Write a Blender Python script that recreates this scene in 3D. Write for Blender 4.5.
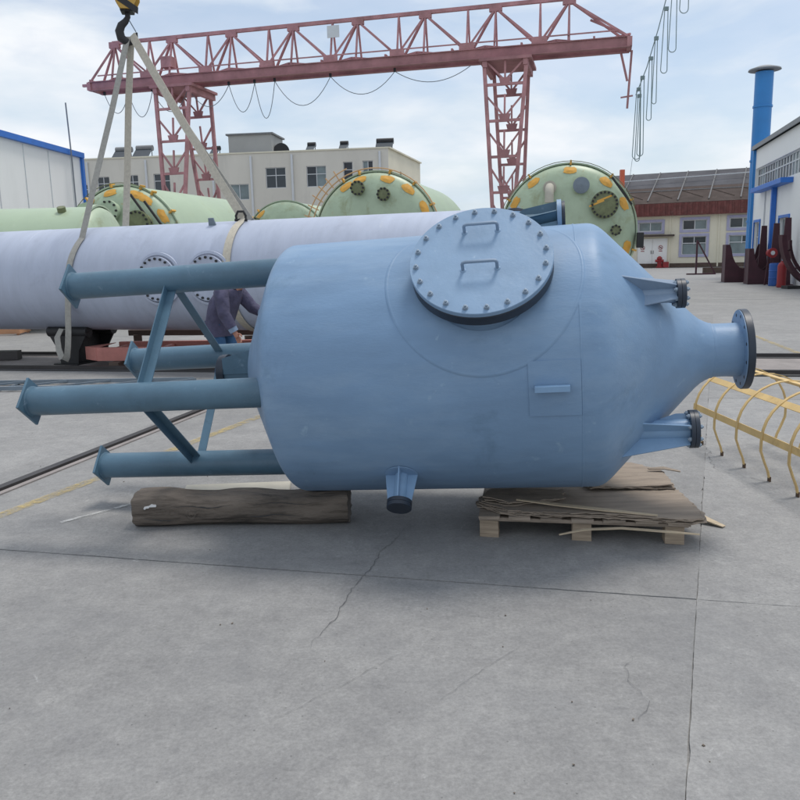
import bpy, math, random
from math import sin, cos, pi, radians
from mathutils import Vector as V3, Matrix

random.seed(7)
for o in list(bpy.data.objects): bpy.data.objects.remove(o)
sc = bpy.context.scene
col = sc.collection

# ------------------------------------------------------------------ camera
CAM_H = 1.61; PITCH = 0.18266; ROLL = 0.0219
fw = V3((0, cos(PITCH), -sin(PITCH))); up0 = V3((0, sin(PITCH), cos(PITCH))); rt0 = V3((1, 0, 0))
rt = rt0*cos(ROLL) - up0*sin(ROLL); upv = up0*cos(ROLL) + rt0*sin(ROLL)
cd = bpy.data.cameras.new('camera'); cam = bpy.data.objects.new('camera', cd); col.objects.link(cam)
cd.sensor_width = 36; cd.lens = 36*785.7/800; cd.clip_start = .05; cd.clip_end = 3000
cam.matrix_world = Matrix(((rt.x, upv.x, -fw.x, 0), (rt.y, upv.y, -fw.y, 0), (rt.z, upv.z, -fw.z, CAM_H), (0, 0, 0, 1)))
sc.camera = cam

# ------------------------------------------------------------------ sky and sun
SUN_EL = radians(71); SUN_AZ = radians(48)          # azimuth from +Y towards +X: behind the yard, a little to the right
w = bpy.data.worlds.new('World'); sc.world = w; w.use_nodes = True
nt = w.node_tree; nt.nodes.clear()
out = nt.nodes.new('ShaderNodeOutputWorld')
sky = nt.nodes.new('ShaderNodeTexSky'); sky.sky_type = 'NISHITA'; sky.sun_disc = False
sky.sun_elevation = SUN_EL; sky.sun_rotation = SUN_AZ; sky.air_density = 1.0; sky.dust_density = 1.5; sky.ozone_density = 1.2
bg = nt.nodes.new('ShaderNodeBackground'); bg.inputs['Strength'].default_value = .13
nt.links.new(sky.outputs[0], bg.inputs[0])
bgc = nt.nodes.new('ShaderNodeBackground'); bgc.inputs['Strength'].default_value = .95
tc = nt.nodes.new('ShaderNodeTexCoord')
mp = nt.nodes.new('ShaderNodeMapping'); mp.inputs['Scale'].default_value = (1.6, 1.6, 4.6); mp.inputs['Location'].default_value = (.35, .2, .4)
nz = nt.nodes.new('ShaderNodeTexNoise'); nz.inputs['Scale'].default_value = 2.1; nz.inputs['Detail'].default_value = 8; nz.inputs['Roughness'].default_value = .52; nz.inputs['Distortion'].default_value = .35
rp = nt.nodes.new('ShaderNodeValToRGB'); rp.color_ramp.elements[0].position = .40; rp.color_ramp.elements[1].position = .57
rp.color_ramp.elements[0].color = (.42, .42, .42, 1)
nz2 = nt.nodes.new('ShaderNodeTexNoise'); nz2.inputs['Scale'].default_value = 3.3; nz2.inputs['Detail'].default_value = 7
rp2 = nt.nodes.new('ShaderNodeValToRGB'); rp2.color_ramp.elements[0].color = (.66, .76, .86, 1); rp2.color_ramp.elements[1].color = (.93, .95, .98, 1)
rp2.color_ramp.elements[0].position = .34; rp2.color_ramp.elements[1].position = .64
mx = nt.nodes.new('ShaderNodeMixShader')
L = nt.links.new
L(tc.outputs['Generated'], mp.inputs[0]); L(mp.outputs[0], nz.inputs['Vector']); L(mp.outputs[0], nz2.inputs['Vector'])
L(nz.outputs['Fac'], rp.inputs[0]); L(nz2.outputs['Fac'], rp2.inputs[0]); L(rp2.outputs[0], bgc.inputs[0])
L(rp.outputs[0], mx.inputs[0]); L(bg.outputs[0], mx.inputs[1]); L(bgc.outputs[0], mx.inputs[2]); L(mx.outputs[0], out.inputs[0])

sd = bpy.data.lights.new('sun', 'SUN'); sd.energy = 1.9; sd.angle = radians(16); sd.color = (1, .95, .88)
sun = bpy.data.objects.new('sun', sd); col.objects.link(sun)
sdir = V3((sin(SUN_AZ)*cos(SUN_EL), cos(SUN_AZ)*cos(SUN_EL), sin(SUN_EL)))
sun.rotation_euler = sdir.to_track_quat('Z', 'Y').to_euler(); sun.location = (20, 20, 40)
sc.view_settings.view_transform = 'Standard'; sc.view_settings.look = 'None'; sc.view_settings.exposure = 0.14; sc.view_settings.gamma = 1.0

# ------------------------------------------------------------------ materials
def mat(name, base, rough=.6, metal=0.0, var=.12, scale=2.5, bump=0.0, bscale=60, dirt=None, dirt_amt=.5, dirt_scale=1.6, stretch=(1, 1, 1), spec=.5, tint=None, coords='Object', dirt_pos=.55, bdist=.01, wave=0.0, wscale=2.2, scuff=None):
    m = bpy.data.materials.new(name); m.use_nodes = True
    n = m.node_tree.nodes; l = m.node_tree.links.new; b = n['Principled BSDF']
    t = n.new('ShaderNodeTexCoord'); mpn = n.new('ShaderNodeMapping'); mpn.inputs['Scale'].default_value = stretch
    l(t.outputs[coords], mpn.inputs[0])
    a = n.new('ShaderNodeTexNoise'); a.inputs['Scale'].default_value = scale; a.inputs['Detail'].default_value = 8; a.inputs['Roughness'].default_value = .62
    l(mpn.outputs[0], a.inputs['Vector'])
    r = n.new('ShaderNodeValToRGB'); r.color_ramp.elements[0].position = .28; r.color_ramp.elements[1].position = .72
    lo = [c*(1-var) for c in base]; hi = [min(1, c*(1+var)) for c in base]
    if tint: hi = list(tint)
    r.color_ramp.elements[0].color = (*lo, 1); r.color_ramp.elements[1].color = (*hi, 1)
    l(a.outputs['Fac'], r.inputs[0]); cur = r.outputs[0]
    if dirt:
        d = n.new('ShaderNodeTexNoise'); d.inputs['Scale'].default_value = dirt_scale; d.inputs['Detail'].default_value = 10; d.inputs['Roughness'].default_value = .7
        l(mpn.outputs[0], d.inputs['Vector'])
        dr = n.new('ShaderNodeValToRGB'); dr.color_ramp.elements[0].position = dirt_pos; dr.color_ramp.elements[1].position = dirt_pos+.2
        dr.color_ramp.elements[1].color = (dirt_amt,)*3+(1,)
        l(d.outputs['Fac'], dr.inputs[0])
        x = n.new('ShaderNodeMix'); x.data_type = 'RGBA'; x.inputs['B'].default_value = (*dirt, 1)
        l(dr.outputs[0], x.inputs['Factor']); l(cur, x.inputs['A']); cur = x.outputs['Result']
    if scuff:      # sparse greasy smudges and rubbed spots
        for (colr, sc2, p0, p1, amt) in scuff:
            d = n.new('ShaderNodeTexNoise'); d.inputs['Scale'].default_value = sc2; d.inputs['Detail'].default_value = 9; d.inputs['Roughness'].default_value = .68; d.inputs['Distortion'].default_value = .4
            l(t.outputs[coords], d.inputs['Vector'])
            dr = n.new('ShaderNodeValToRGB'); dr.color_ramp.elements[0].position = p0; dr.color_ramp.elements[1].position = p1; dr.color_ramp.elements[1].color = (amt,)*3+(1,)
            l(d.outputs['Fac'], dr.inputs[0]); x = n.new('ShaderNodeMix'); x.data_type = 'RGBA'; x.inputs['B'].default_value = (*colr, 1)
            l(dr.outputs[0], x.inputs['Factor']); l(cur, x.inputs['A']); cur = x.outputs['Result']
    l(cur, b.inputs['Base Color'])
    rr = n.new('ShaderNodeMapRange'); rr.inputs['To Min'].default_value = max(0, rough-.1); rr.inputs['To Max'].default_value = min(1, rough+.12)
    l(a.outputs['Fac'], rr.inputs['Value']); l(rr.outputs[0], b.inputs['Roughness'])
    b.inputs['Metallic'].default_value = metal; b.inputs['Specular IOR Level'].default_value = spec
    if bump:
        g = n.new('ShaderNodeTexNoise'); g.inputs['Scale'].default_value = bscale; g.inputs['Detail'].default_value = 6
        l(mpn.outputs[0], g.inputs['Vector'])
        bp = n.new('ShaderNodeBump'); bp.inputs['Strength'].default_value = bump; bp.inputs['Distance'].default_value = bdist
        l(g.outputs['Fac'], bp.inputs['Height']); l(bp.outputs[0], b.inputs['Normal'])
        if wave:
            wn = n.new('ShaderNodeTexNoise'); wn.inputs['Scale'].default_value = wscale; wn.inputs['Detail'].default_value = 3; l(mpn.outputs[0], wn.inputs['Vector'])
            wb = n.new('ShaderNodeBump'); wb.inputs['Strength'].default_value = wave; wb.inputs['Distance'].default_value = .05
            l(wn.outputs['Fac'], wb.inputs['Height']); l(wb.outputs[0], bp.inputs['Normal'])
    return m

def mat_concrete(name, dark=False):
    m = bpy.data.materials.new(name); m.use_nodes = True
    n = m.node_tree.nodes; l = m.node_tree.links.new; b = n['Principled BSDF']
    g = n.new('ShaderNodeNewGeometry'); P = g.outputs['Position']
    def noise(scale, detail=8, rough=.6, vec=None, dist=0):
        q = n.new('ShaderNodeTexNoise'); q.inputs['Scale'].default_value = scale; q.inputs['Detail'].default_value = detail
        q.inputs['Roughness'].default_value = rough; q.inputs['Distortion'].default_value = dist
        l(vec or P, q.inputs['Vector']); return q.outputs['Fac']
    def ramp(f, p0, p1, c0, c1):
        q = n.new('ShaderNodeValToRGB'); e = q.color_ramp.elements; e[0].position = p0; e[1].position = p1
        e[0].color = (*c0, 1) if len(c0) == 3 else c0; e[1].color = (*c1, 1); l(f, q.inputs[0]); return q.outputs[0]
    def mix(f, a, bb, mode='MIX'):
        q = n.new('ShaderNodeMix'); q.data_type = 'RGBA'; q.blend_type = mode
        if isinstance(f, float): q.inputs['Factor'].default_value = f
        else: l(f, q.inputs['Factor'])
        l(a, q.inputs['A'])
        if isinstance(bb, tuple): q.inputs['B'].default_value = (*bb, 1)
        else: l(bb, q.inputs['B'])
        return q.outputs['Result']
    c = ramp(noise(.55, 6), .3, .7, (.276, .274, .271), (.322, .320, .317))
    c = mix(.50, c, ramp(noise(3.2, 9, .72), .28, .72, (.62, .62, .635), (1.22, 1.21, 1.19)), 'MULTIPLY')
    c = mix(.8, c, ramp(noise(60, 8, .8), .3, .70, (.66, .66, .66), (1.24, 1.24, 1.24)), 'MULTIPLY')
    c = mix(.7, c, ramp(noise(14, 8, .75), .30, .70, (.78, .78, .785), (1.16, 1.16, 1.15)), 'MULTIPLY')
    # broom and drag marks running slantwise across the slabs
    mpn = n.new('ShaderNodeMapping'); mpn.inputs['Rotation'].default_value = (0, 0, radians(-38)); mpn.inputs['Scale'].default_value = (1.1, 17, 1); l(P, mpn.inputs[0])
    st = noise(1.5, 7, .75, mpn.outputs[0], .4)
    c = mix(ramp(st, .60, .78, (0, 0, 0), (.75, .75, .75)), c, (.19, .19, .195))
    c = mix(ramp(noise(1.5, 7, .75, mpn.outputs[0], .9), .0, .36, (.5, .5, .5), (0, 0, 0)), c, (.52, .52, .52))
    # dark stains, pale scuffs, small pits
    c = mix(ramp(noise(1.05, 9, .7, None, .6), .50, .72, (0, 0, 0), (.38, .38, .38)), c, (.19, .193, .202))
    c = mix(ramp(noise(5.3, 10, .78, None, .3), .62, .74, (0, 0, 0), (.7, .7, .7)), c, (.13, .13, .135))
    c = mix(ramp(noise(7.1, 10, .78, None, .5), .62, .75, (0, 0, 0), (.6, .6, .6)), c, (.62, .62, .61))
    v = n.new('ShaderNodeTexVoronoi'); v.inputs['Scale'].default_value = 15; l(P, v.inputs['Vector'])
    c = mix(ramp(v.outputs['Distance'], .035, .075, (.7, .7, .7), (0, 0, 0)), c, (.11, .11, .11))
    oi = n.new('ShaderNodeObjectInfo'); mr = n.new('ShaderNodeMapRange'); mr.inputs['To Min'].default_value = .90; mr.inputs['To Max'].default_value = 1.06
    l(oi.outputs['Random'], mr.inputs['Value']); c = mix(1.0, c, mr.outputs[0], 'MULTIPLY')      # each pour has its own tone
    l(c, b.inputs['Base Color']); b.inputs['Roughness'].default_value = .82; b.inputs['Specular IOR Level'].default_value = .3
    bp = n.new('ShaderNodeBump'); bp.inputs['Strength'].default_value = .35; bp.inputs['Distance'].default_value = .006
    ad = n.new('ShaderNodeMath'); ad.operation = 'ADD'; l(noise(70, 6, .7), ad.inputs[0]); l(noise(6, 8, .7), ad.inputs[1])
    l(ad.outputs[0], bp.inputs['Height']); l(bp.outputs[0], b.inputs['Normal'])
    return m

def mat_worn(name, base, cover=.5, scale=9):
    """road paint that is worn through in patches: the slab below shows in the gaps"""
    m = mat(name, base, .75, var=.2, scale=4)
    n = m.node_tree.nodes; l = m.node_tree.links.new; b = n['Principled BSDF']
    g = n.new('ShaderNodeNewGeometry'); q = n.new('ShaderNodeTexNoise'); q.inputs['Scale'].default_value = scale; q.inputs['Detail'].default_value = 10; q.inputs['Roughness'].default_value = .75
    l(g.outputs['Position'], q.inputs['Vector'])
    r = n.new('ShaderNodeValToRGB'); r.color_ramp.elements[0].position = cover-.12; r.color_ramp.elements[1].position = cover+.12
    l(q.outputs['Fac'], r.inputs[0])
    mu = n.new('ShaderNodeMath'); mu.operation = 'MULTIPLY'; mu.inputs[1].default_value = .75; l(r.outputs[0], mu.inputs[0]); l(mu.outputs[0], b.inputs['Alpha'])
    return m

M = {}
M['concrete'] = mat_concrete('concrete')
M['bed'] = mat('track_bed_concrete', (.26, .235, .225), .85, var=.25, scale=3, bump=.5, bscale=30, dirt=(.13, .11, .10), coords='Object')
M['crackdark'] = mat('crack_dirt', (.12, .12, .122), .95)
M['groove'] = mat('groove_dirt', (.05, .05, .052), .95)
M['yellowline'] = mat_worn('worn_yellow_paint', (.52, .40, .16), .52)
M['whiteline'] = mat_worn('worn_white_paint', (.62, .62, .6), .48, 14)
M['blue'] = mat('vessel_blue_grey_paint', (.183, .294, .447), .46, var=.13, scale=2.2, bump=.10, bscale=70, dirt=(.275, .385, .515), dirt_amt=.6, dirt_scale=1.3, stretch=(.55, 1.6, 1.6), spec=.38, wave=.30, wscale=1.9, dirt_pos=.50, scuff=[((.09, .165, .24), 2.6, .60, .74, .45), ((.32, .45, .57), 9, .64, .72, .5), ((.09, .13, .19), 14, .70, .76, .6)])
M['bluedark'] = mat('leg_teal_grey_paint', (.080, .155, .220), .40, scuff=[((.05, .09, .13), 4, .60, .72, .5), ((.24, .33, .42), 13, .62, .72, .5)], var=.2, scale=3.0, bump=.10, bscale=60, dirt=(.14, .235, .32), dirt_amt=.5, dirt_scale=1.4)
M['bluecover'] = mat('cover_blue_grey_paint', (.208, .322, .470), .48, var=.10, scale=4, bump=.08, bscale=60, wave=.12, wscale=4, scuff=[((.14, .21, .31), 5, .60, .74, .4), ((.42, .52, .63), 16, .64, .72, .45)], dirt=(.32, .46, .64), dirt_amt=.4, dirt_scale=3)
M['bluepale'] = mat('nozzle_pale_blue_paint', (.20, .33, .50), .42, var=.1, scale=5)
M['nozzlegrey'] = mat('nozzle_grey_blue_paint', (.21, .29, .40), .5, var=.15, scale=5, dirt=(.25, .33, .43), dirt_amt=.4, dirt_scale=6)
M['navy'] = mat('dark_navy_flange_paint', (.020, .030, .048), .42, var=.3, scale=7)
M['zinc'] = mat('zinc_plated_steel', (.25, .32, .40), .55, metal=.1, var=.15, scale=30)
M['pipe'] = mat('pipe_lavender_grey_primer', (.43, .475, .585), .42, var=.10, scale=1.6, dirt=(.30, .34, .45), dirt_amt=.6, dirt_scale=1.0, stretch=(2.4, .7, .7), bump=.1, bscale=40, wave=.25, wscale=1.5, scuff=[((.24, .26, .34), 1.3, .56, .74, .5), ((.55, .58, .64), 5, .64, .74, .4), ((.18, .17, .18), 6, .69, .76, .5)])
M['webbing'] = mat('grey_webbing', (.36, .35, .32), .85, var=.15, scale=25, bump=.4, bscale=160)
M['webpale'] = mat('pale_webbing', (.52, .48, .40), .85, var=.15, scale=25, bump=.4, bscale=160)
M['black'] = mat('black_steel', (.018, .018, .02), .55, var=.3)
M['hookyellow'] = mat('hook_block_yellow', (.55, .33, .06), .5, var=.2, dirt=(.05, .05, .05), dirt_amt=.7, dirt_scale=3)
M['crane'] = mat('faded_red_crane_paint', (.43, .215, .225), .8, var=.35, scale=1.5, dirt=(.30, .15, .13), dirt_amt=.6, dirt_scale=1.2)
M['cranedk'] = mat('dark_red_crane_paint', (.37, .18, .19), .8, var=.3, scale=1.2, dirt=(.26, .14, .12), dirt_amt=.5, dirt_scale=1.5)
M['salmon'] = mat('salmon_primer', (.50, .20, .17), .7, var=.18, scale=3, dirt=(.30, .12, .10), dirt_amt=.6)
M['green'] = mat('tank_green_gel', (.39, .49, .35), .42, scuff=[((.28, .30, .16), 1.2, .55, .72, .5), ((.52, .56, .46), 4, .62, .74, .5)], bump=.1, bscale=5, var=.1, scale=.6, dirt=(.36, .40, .24), dirt_amt=.6, dirt_scale=.8)
M['greenhead'] = mat('tank_head_green', (.40, .49, .35), .42, scuff=[((.22, .22, .09), 1.6, .55, .70, .55), ((.45, .26, .08), 3.5, .64, .72, .6)], bump=.1, bscale=5, var=.16, scale=1.0, dirt=(.30, .29, .14), dirt_amt=.7, dirt_scale=.9)
M['greendark'] = mat('nozzle_olive_green', (.16, .18, .09), .5, var=.3, scale=6)
M['orange'] = mat('orange_lug_paint', (.68, .36, .06), .6, var=.25, scale=5, dirt=(.35, .22, .10), dirt_amt=.6, dirt_scale=5)
M['scaff'] = mat('tan_scaffold_paint', (.58, .36, .18), .6, var=.2)
M['cage'] = mat('cage_yellow_paint', (.66, .46, .19), .5, var=.15, scale=6, dirt=(.30, .17, .07), dirt_amt=.6, dirt_scale=7)
M['cagetip'] = mat('bare_rusty_tip', (.10, .06, .035), .8)
M['bark'] = mat('dark_weathered_timber', (.20, .165, .135), .92, var=.6, scale=9, bump=1.0, bscale=13, bdist=.03, dirt=(.035, .03, .027), dirt_amt=.9, dirt_scale=4.5, stretch=(.45, 2.0, 2.0), dirt_pos=.45)
M['barkend'] = mat('cut_timber_end', (.12, .105, .095), .9, var=.4, scale=14, bump=.6)
M['chalk'] = mat('white_paint_smear', (.72, .72, .72), .8)
M['ply'] = mat('weathered_plywood', (.30, .245, .195), .85, var=.3, scale=4, bump=.5, bscale=40, dirt=(.15, .125, .105), dirt_amt=.75, dirt_scale=3, stretch=(.5, 4, 2))
M['palewood'] = mat('pale_split_wood', (.50, .41, .29), .85, var=.2, scale=6, stretch=(.4, 5, 3), bump=.3, bscale=40, dirt=(.28, .22, .16), dirt_amt=.5)
M['blockwood'] = mat('pallet_block_wood', (.36, .285, .21), .9, var=.3, scale=7, stretch=(.6, .6, 8), bump=.6, bscale=30)
M['board'] = mat('pale_board', (.46, .435, .37), .8, var=.12, scale=4)
M['steelgrey'] = mat('grey_ladder_steel', (.17, .21, .25), .5, var=.2)
M['railsteel'] = mat('rail_steel', (.06, .055, .055), .5, metal=.4, var=.3)
M['rust'] = mat('rusty_brown_steel', (.10, .07, .055), .8, var=.35, scale=4)
M['wallmid'] = mat('beige_render', (.64, .61, .545), .9, var=.08, scale=.35, dirt=(.46, .44, .40), dirt_amt=.7, dirt_scale=.5, stretch=(1, 1, .3))
M['wallcream'] = mat('cream_render', (.70, .66, .53), .9, var=.08, scale=.4, dirt=(.58, .54, .43), dirt_amt=.5, dirt_scale=.6)
M['white'] = mat('white_panel_paint', (.86, .87, .86), .6, var=.03, scale=.5, dirt=(.72, .73, .72), dirt_amt=.5, dirt_scale=.5, stretch=(1, 1, .25))
M['trimblue'] = mat('bright_blue_trim', (.03, .17, .60), .5, var=.12)
M['stackblue'] = mat('blue_stack_paint', (.03, .22, .56), .45, var=.1, scale=.8)
M['lilac'] = mat('lilac_window_surround', (.38, .38, .52), .8, var=.08)
M['frame'] = mat('white_window_frame', (.62, .64, .66), .5, var=.05)
M['glass'] = mat('dark_window_glass', (.035, .045, .055), .12, var=.3, scale=.5, spec=.6)
M['glasspale'] = mat('pale_curtained_glass', (.20, .25, .26), .18, var=.25, scale=1.2)
M['fascia'] = mat('red_brown_fascia', (.15, .05, .045), .8, var=.35, scale=2, dirt=(.24, .15, .13), dirt_amt=.6, dirt_scale=3)
M['roofdark'] = mat('dark_brown_roof_sheet', (.085, .068, .062), .95, var=.25, scale=.8, spec=.1, dirt=(.14, .12, .11), dirt_amt=.5)
M['roofgrey'] = mat('grey_roof_sheet', (.105, .105, .115), .95, var=.25, scale=.5, spec=.1)
M['rib'] = mat('galvanised_rib', (.26, .27, .28), .6)
M['ribdark'] = mat('weathered_rib', (.15, .15, .155), .8)
M['roofgrit'] = mat('grey_roof_felt', (.20, .205, .21), .8, var=.15)
M['stairgrey'] = mat('grey_render', (.40, .40, .385), .9, var=.1, scale=.5)
M['maroon'] = mat('maroon_saddle_paint', (.060, .018, .028), .6, var=.3, scale=2)
M['red'] = mat('red_paint', (.30, .025, .03), .55, var=.15)
M['bluedrum'] = mat('blue_drum_paint', (.02, .10, .38), .45, var=.15)
M['pole'] = mat('orange_red_post', (.55, .12, .06), .6)
M['cable'] = mat('grey_green_cable', (.22, .29, .30), .6)
M['cablegrey'] = mat('grey_cable', (.20, .22, .25), .6)
M['denim'] = mat('blue_denim', (.035, .10, .21), .9, var=.2, scale=20)
M['jacket'] = mat('purple_grey_work_jacket', (.075, .072, .125), .95, var=.3, scale=9, bump=1.0, bscale=9, bdist=.03)
M['cuff'] = mat('pale_blue_cuff', (.22, .30, .42), .9, var=.2, scale=12)
M['skin'] = mat('skin', (.42, .20, .14), .55, var=.1)
M['hair'] = mat('dark_hair', (.015, .012, .011), .7)
M['rubber'] = mat('black_rubber', (.02, .02, .022), .6)
M['crate'] = mat('orange_crate_paint', (.50, .26, .14), .7, var=.25)

# ------------------------------------------------------------------ mesh helpers
def frame_from(d, ref=(0, 0, 1)):
    d = V3(d).normalized(); r = V3(ref)
    if abs(d.dot(r)) > .98: r = V3((0, 1, 0)) if abs(d.y) < .9 else V3((1, 0, 0))
    a = r.cross(d).normalized(); b = d.cross(a).normalized()
    return a, b, d

class MB:
    def __init__(s): s.v = []; s.f = []
    def add(s, vs, fs):
        k = len(s.v); s.v += [tuple(x) for x in vs]; s.f += [tuple(i+k for i in f) for f in fs]; return s
    def box(s, c, z, m=None, jit=0):
        c = V3(c); vs = []
        for i in range(8):
            p = V3(((i & 1)-.5, ((i >> 1) & 1)-.5, ((i >> 2) & 1)-.5)); p = V3((p.x*z[0], p.y*z[1], p.z*z[2]))
            if jit: p += V3((random.uniform(-jit, jit), random.uniform(-jit, jit), random.uniform(-jit, jit)))
            if m is not None: p = m @ p
            vs.append(c+p)
        return s.add(vs, [(0, 2, 3, 1), (4, 5, 7, 6), (0, 1, 5, 4), (2, 6, 7, 3), (0, 4, 6, 2), (1, 3, 7, 5)])
    def beam(s, p0, p1, w_, h_, ref=(0, 0, 1)):
        p0 = V3(p0); p1 = V3(p1); a, b, d = frame_from(p1-p0, ref)
        return s.box((p0+p1)/2, (w_, h_, (p1-p0).length), Matrix((a, b, d)).transposed())
    def tube(s, p0, p1, r0, r1=None, n=14, cap=True):
        p0 = V3(p0); p1 = V3(p1); r1 = r0 if r1 is None else r1; a, b, d = frame_from(p1-p0)
        vs = [p+(a*cos(2*pi*i/n)+b*sin(2*pi*i/n))*r for p, r in ((p0, r0), (p1, r1)) for i in range(n)]
        fs = [(i, (i+1) % n, n+(i+1) % n, n+i) for i in range(n)]
        if cap: fs += [tuple(range(n))[::-1], tuple(range(n, 2*n))]
        return s.add(vs, fs)
    def lathe(s, prof, o=(0, 0, 0), d=(1, 0, 0), n=48, ref=(0, 0, 1), cap=True):
        """prof: (distance along d, radius)"""
        o = V3(o); a, b, d = frame_from(d, ref); vs = []; m = len(prof)
        for (x, r) in prof:
            for i in range(n): vs.append(o+d*x+(a*cos(2*pi*i/n)+b*sin(2*pi*i/n))*max(r, 1e-4))
        fs = [(k*n+i, k*n+(i+1) % n, (k+1)*n+(i+1) % n, (k+1)*n+i) for k in range(m-1) for i in range(n)]
        if cap: fs += [tuple(range(n))[::-1], tuple(range((m-1)*n, m*n))]
        return s.add(vs, fs)
    def path(s, pts, r, n=6, closed=False):
        pts = [V3(p) for p in pts]; vs = []; prev = None; m = len(pts)
        for k, p in enumerate(pts):
            t = (pts[min(k+1, m-1)]-pts[max(k-1, 0)]).normalized()
            if prev is None: a, b, _ = frame_from(t)
            else:
                a = (prev-t*prev.dot(t)).normalized(); b = t.cross(a)
            prev = a; rr = r[k] if isinstance(r, (list, tuple)) else r
            vs += [p+(a*cos(2*pi*i/n)+b*sin(2*pi*i/n))*rr for i in range(n)]
        fs = [(k*n+i, k*n+(i+1) % n, (k+1)*n+(i+1) % n, (k+1)*n+i) for k in range(m-1) for i in range(n)]
        fs += [tuple(range(n))[::-1], tuple(range((m-1)*n, m*n))]
        return s.add(vs, fs)
    def ribbon(s, pts, wdirs, width, th):
        """flat strap along pts; wdirs: width direction per point (or one)"""
        pts = [V3(p) for p in pts]; m = len(pts); vs = []
        for k, p in enumerate(pts):
            t = (pts[min(k+1, m-1)]-pts[max(k-1, 0)]).normalized()
            wd = V3(wdirs[k] if isinstance(wdirs, list) else wdirs); wd = (wd-t*wd.dot(t)).normalized(); nn = t.cross(wd)
            wk = width[k] if isinstance(width, list) else width
            for (i, j) in ((-1, -1), (1, -1), (1, 1), (-1, 1)): vs.append(p+wd*wk/2*i+nn*th/2*j)
        fs = [(k*4+i, k*4+(i+1) % 4, (k+1)*4+(i+1) % 4, (k+1)*4+i) for k in range(m-1) for i in range(4)]
        fs += [(3, 2, 1, 0), tuple(range((m-1)*4, m*4))]
        return s.add(vs, fs)
    def plate(s, poly, th):
        """poly: coplanar 3-D points; extruded to thickness th about its plane"""
        p = [V3(q) for q in poly]; nn = (p[1]-p[0]).cross(p[2]-p[0]).normalized()*th/2; m = len(p)
        vs = [q-nn for q in p]+[q+nn for q in p]
        return s.add(vs, [tuple(range(m))[::-1], tuple(range(m, 2*m))]+[(i, (i+1) % m, m+(i+1) % m, m+i) for i in range(m)])
    def build(s, name, m, parent=None, smooth=35, bevel=0, seg=2, mats=None):
        me = bpy.data.meshes.new(name); me.from_pydata(s.v, [], s.f); me.update()
        import bmesh
        bm = bmesh.new(); bm.from_mesh(me); bmesh.ops.recalc_face_normals(bm, faces=bm.faces); bm.to_mesh(me); bm.free()
        me.materials.append(M[m])
        o = bpy.data.objects.new(name, me); col.objects.link(o)
        if parent is not None: o.parent = parent
        if smooth:
            for p in me.polygons: p.use_smooth = True
            me.set_sharp_from_angle(angle=radians(smooth))
        if bevel:
            bv = o.modifiers.new('bevel', 'BEVEL'); bv.width = bevel; bv.segments = seg; bv.limit_method = 'ANGLE'; bv.angle_limit = radians(40)
        return o

def inst(src, parent, mw=None, name=None):
    """a copy of a part that shares its mesh"""
    o = src.copy(); col.objects.link(o); o.parent = parent
    if name: o.name = name
    if mw is not None: o.matrix_local = mw
    return o
def tag(o, label, cat, group=None):
    o['label'] = label; o['category'] = cat
    if group: o['group'] = group
    return o
def thing(name, label, cat, loc=(0, 0, 0), rot=None, group=None):
    o = bpy.data.objects.new(name, None); col.objects.link(o); o.empty_display_size = .2
    o.matrix_world = Matrix.Translation(V3(loc)) @ (rot.to_4x4() if rot is not None else Matrix.Identity(4))
    return tag(o, label, cat, group)
def structure(o): o['kind'] = 'structure'; return o
def rotz(a): return Matrix.Rotation(a, 3, 'Z')
def T(x, y, z, rz=0): return Matrix.Translation((x, y, z)) @ Matrix.Rotation(rz, 4, 'Z')
def lerp(a, b, t): return V3(a)+(V3(b)-V3(a))*t

# ------------------------------------------------------------------ the ground: one sheet, slabs on it, joints between them
g = MB().add([(-700, -60, -.011), (700, -60, -.011), (700, 1400, -.011), (-700, 1400, -.011)], [(0, 1, 2, 3)]).build('ground', 'concrete', smooth=0)
structure(g)
U = V3((.974, -.225, 0)); W = V3((.372, .928, 0)); O = V3((1.365, 3.432, 0))
vrow = [-13.2, -6.6, 0, 5.4, 11.2, 17.2, 23.2, 29.2, 36, 43, 50, 58, 66]
ucol = [-52+5.2*i for i in range(20)]
def edge(p, q, near, seed):
    rnd = random.Random(seed); n = max(1, int((q-p).length/.05)) if near else 1
    d = (q-p).normalized(); nn = V3((-d.y, d.x, 0)); pts = []; walk = 0
    for k in range(n):
        walk = walk*.8+rnd.uniform(-1, 1)*.0012
        chip = 0
        pts.append(p+(q-p)*k/n+nn*(walk+abs(rnd.gauss(0, .0007))+(rnd.random() < .03)*rnd.uniform(0, .007)))
    return pts
for j in range(len(vrow)-1):
    for i in range(len(ucol)-1):
        gp = .0036; gc = .0006
        c = [O+U*(ucol[i]+gc)+W*(vrow[j]+gp), O+U*(ucol[i+1]-gc)+W*(vrow[j]+gp), O+U*(ucol[i+1]-gc)+W*(vrow[j+1]-gp), O+U*(ucol[i]+gc)+W*(vrow[j+1]-gp)]
        cen = (c[0]+c[2])/2
        if abs(cen.x) > cen.y*.75+9 or cen.y < -4: continue
        near = j in (1, 2) and abs(cen.x) < 9
        ring = []
        for k in range(4): ring += edge(c[k], c[(k+1) % 4], near, (i*31+j)*7+k)
        n = len(ring); dz = random.uniform(-.002, .002)
        mb = MB().add([(p.x, p.y, dz) for p in ring]+[(p.x, p.y, -.0105) for p in ring], [tuple(range(n))]+[(k, (k+1) % n, n+(k+1) % n, n+k) for k in range(n)])
        mb.build('slab', 'concrete', g, smooth=0)
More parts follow.
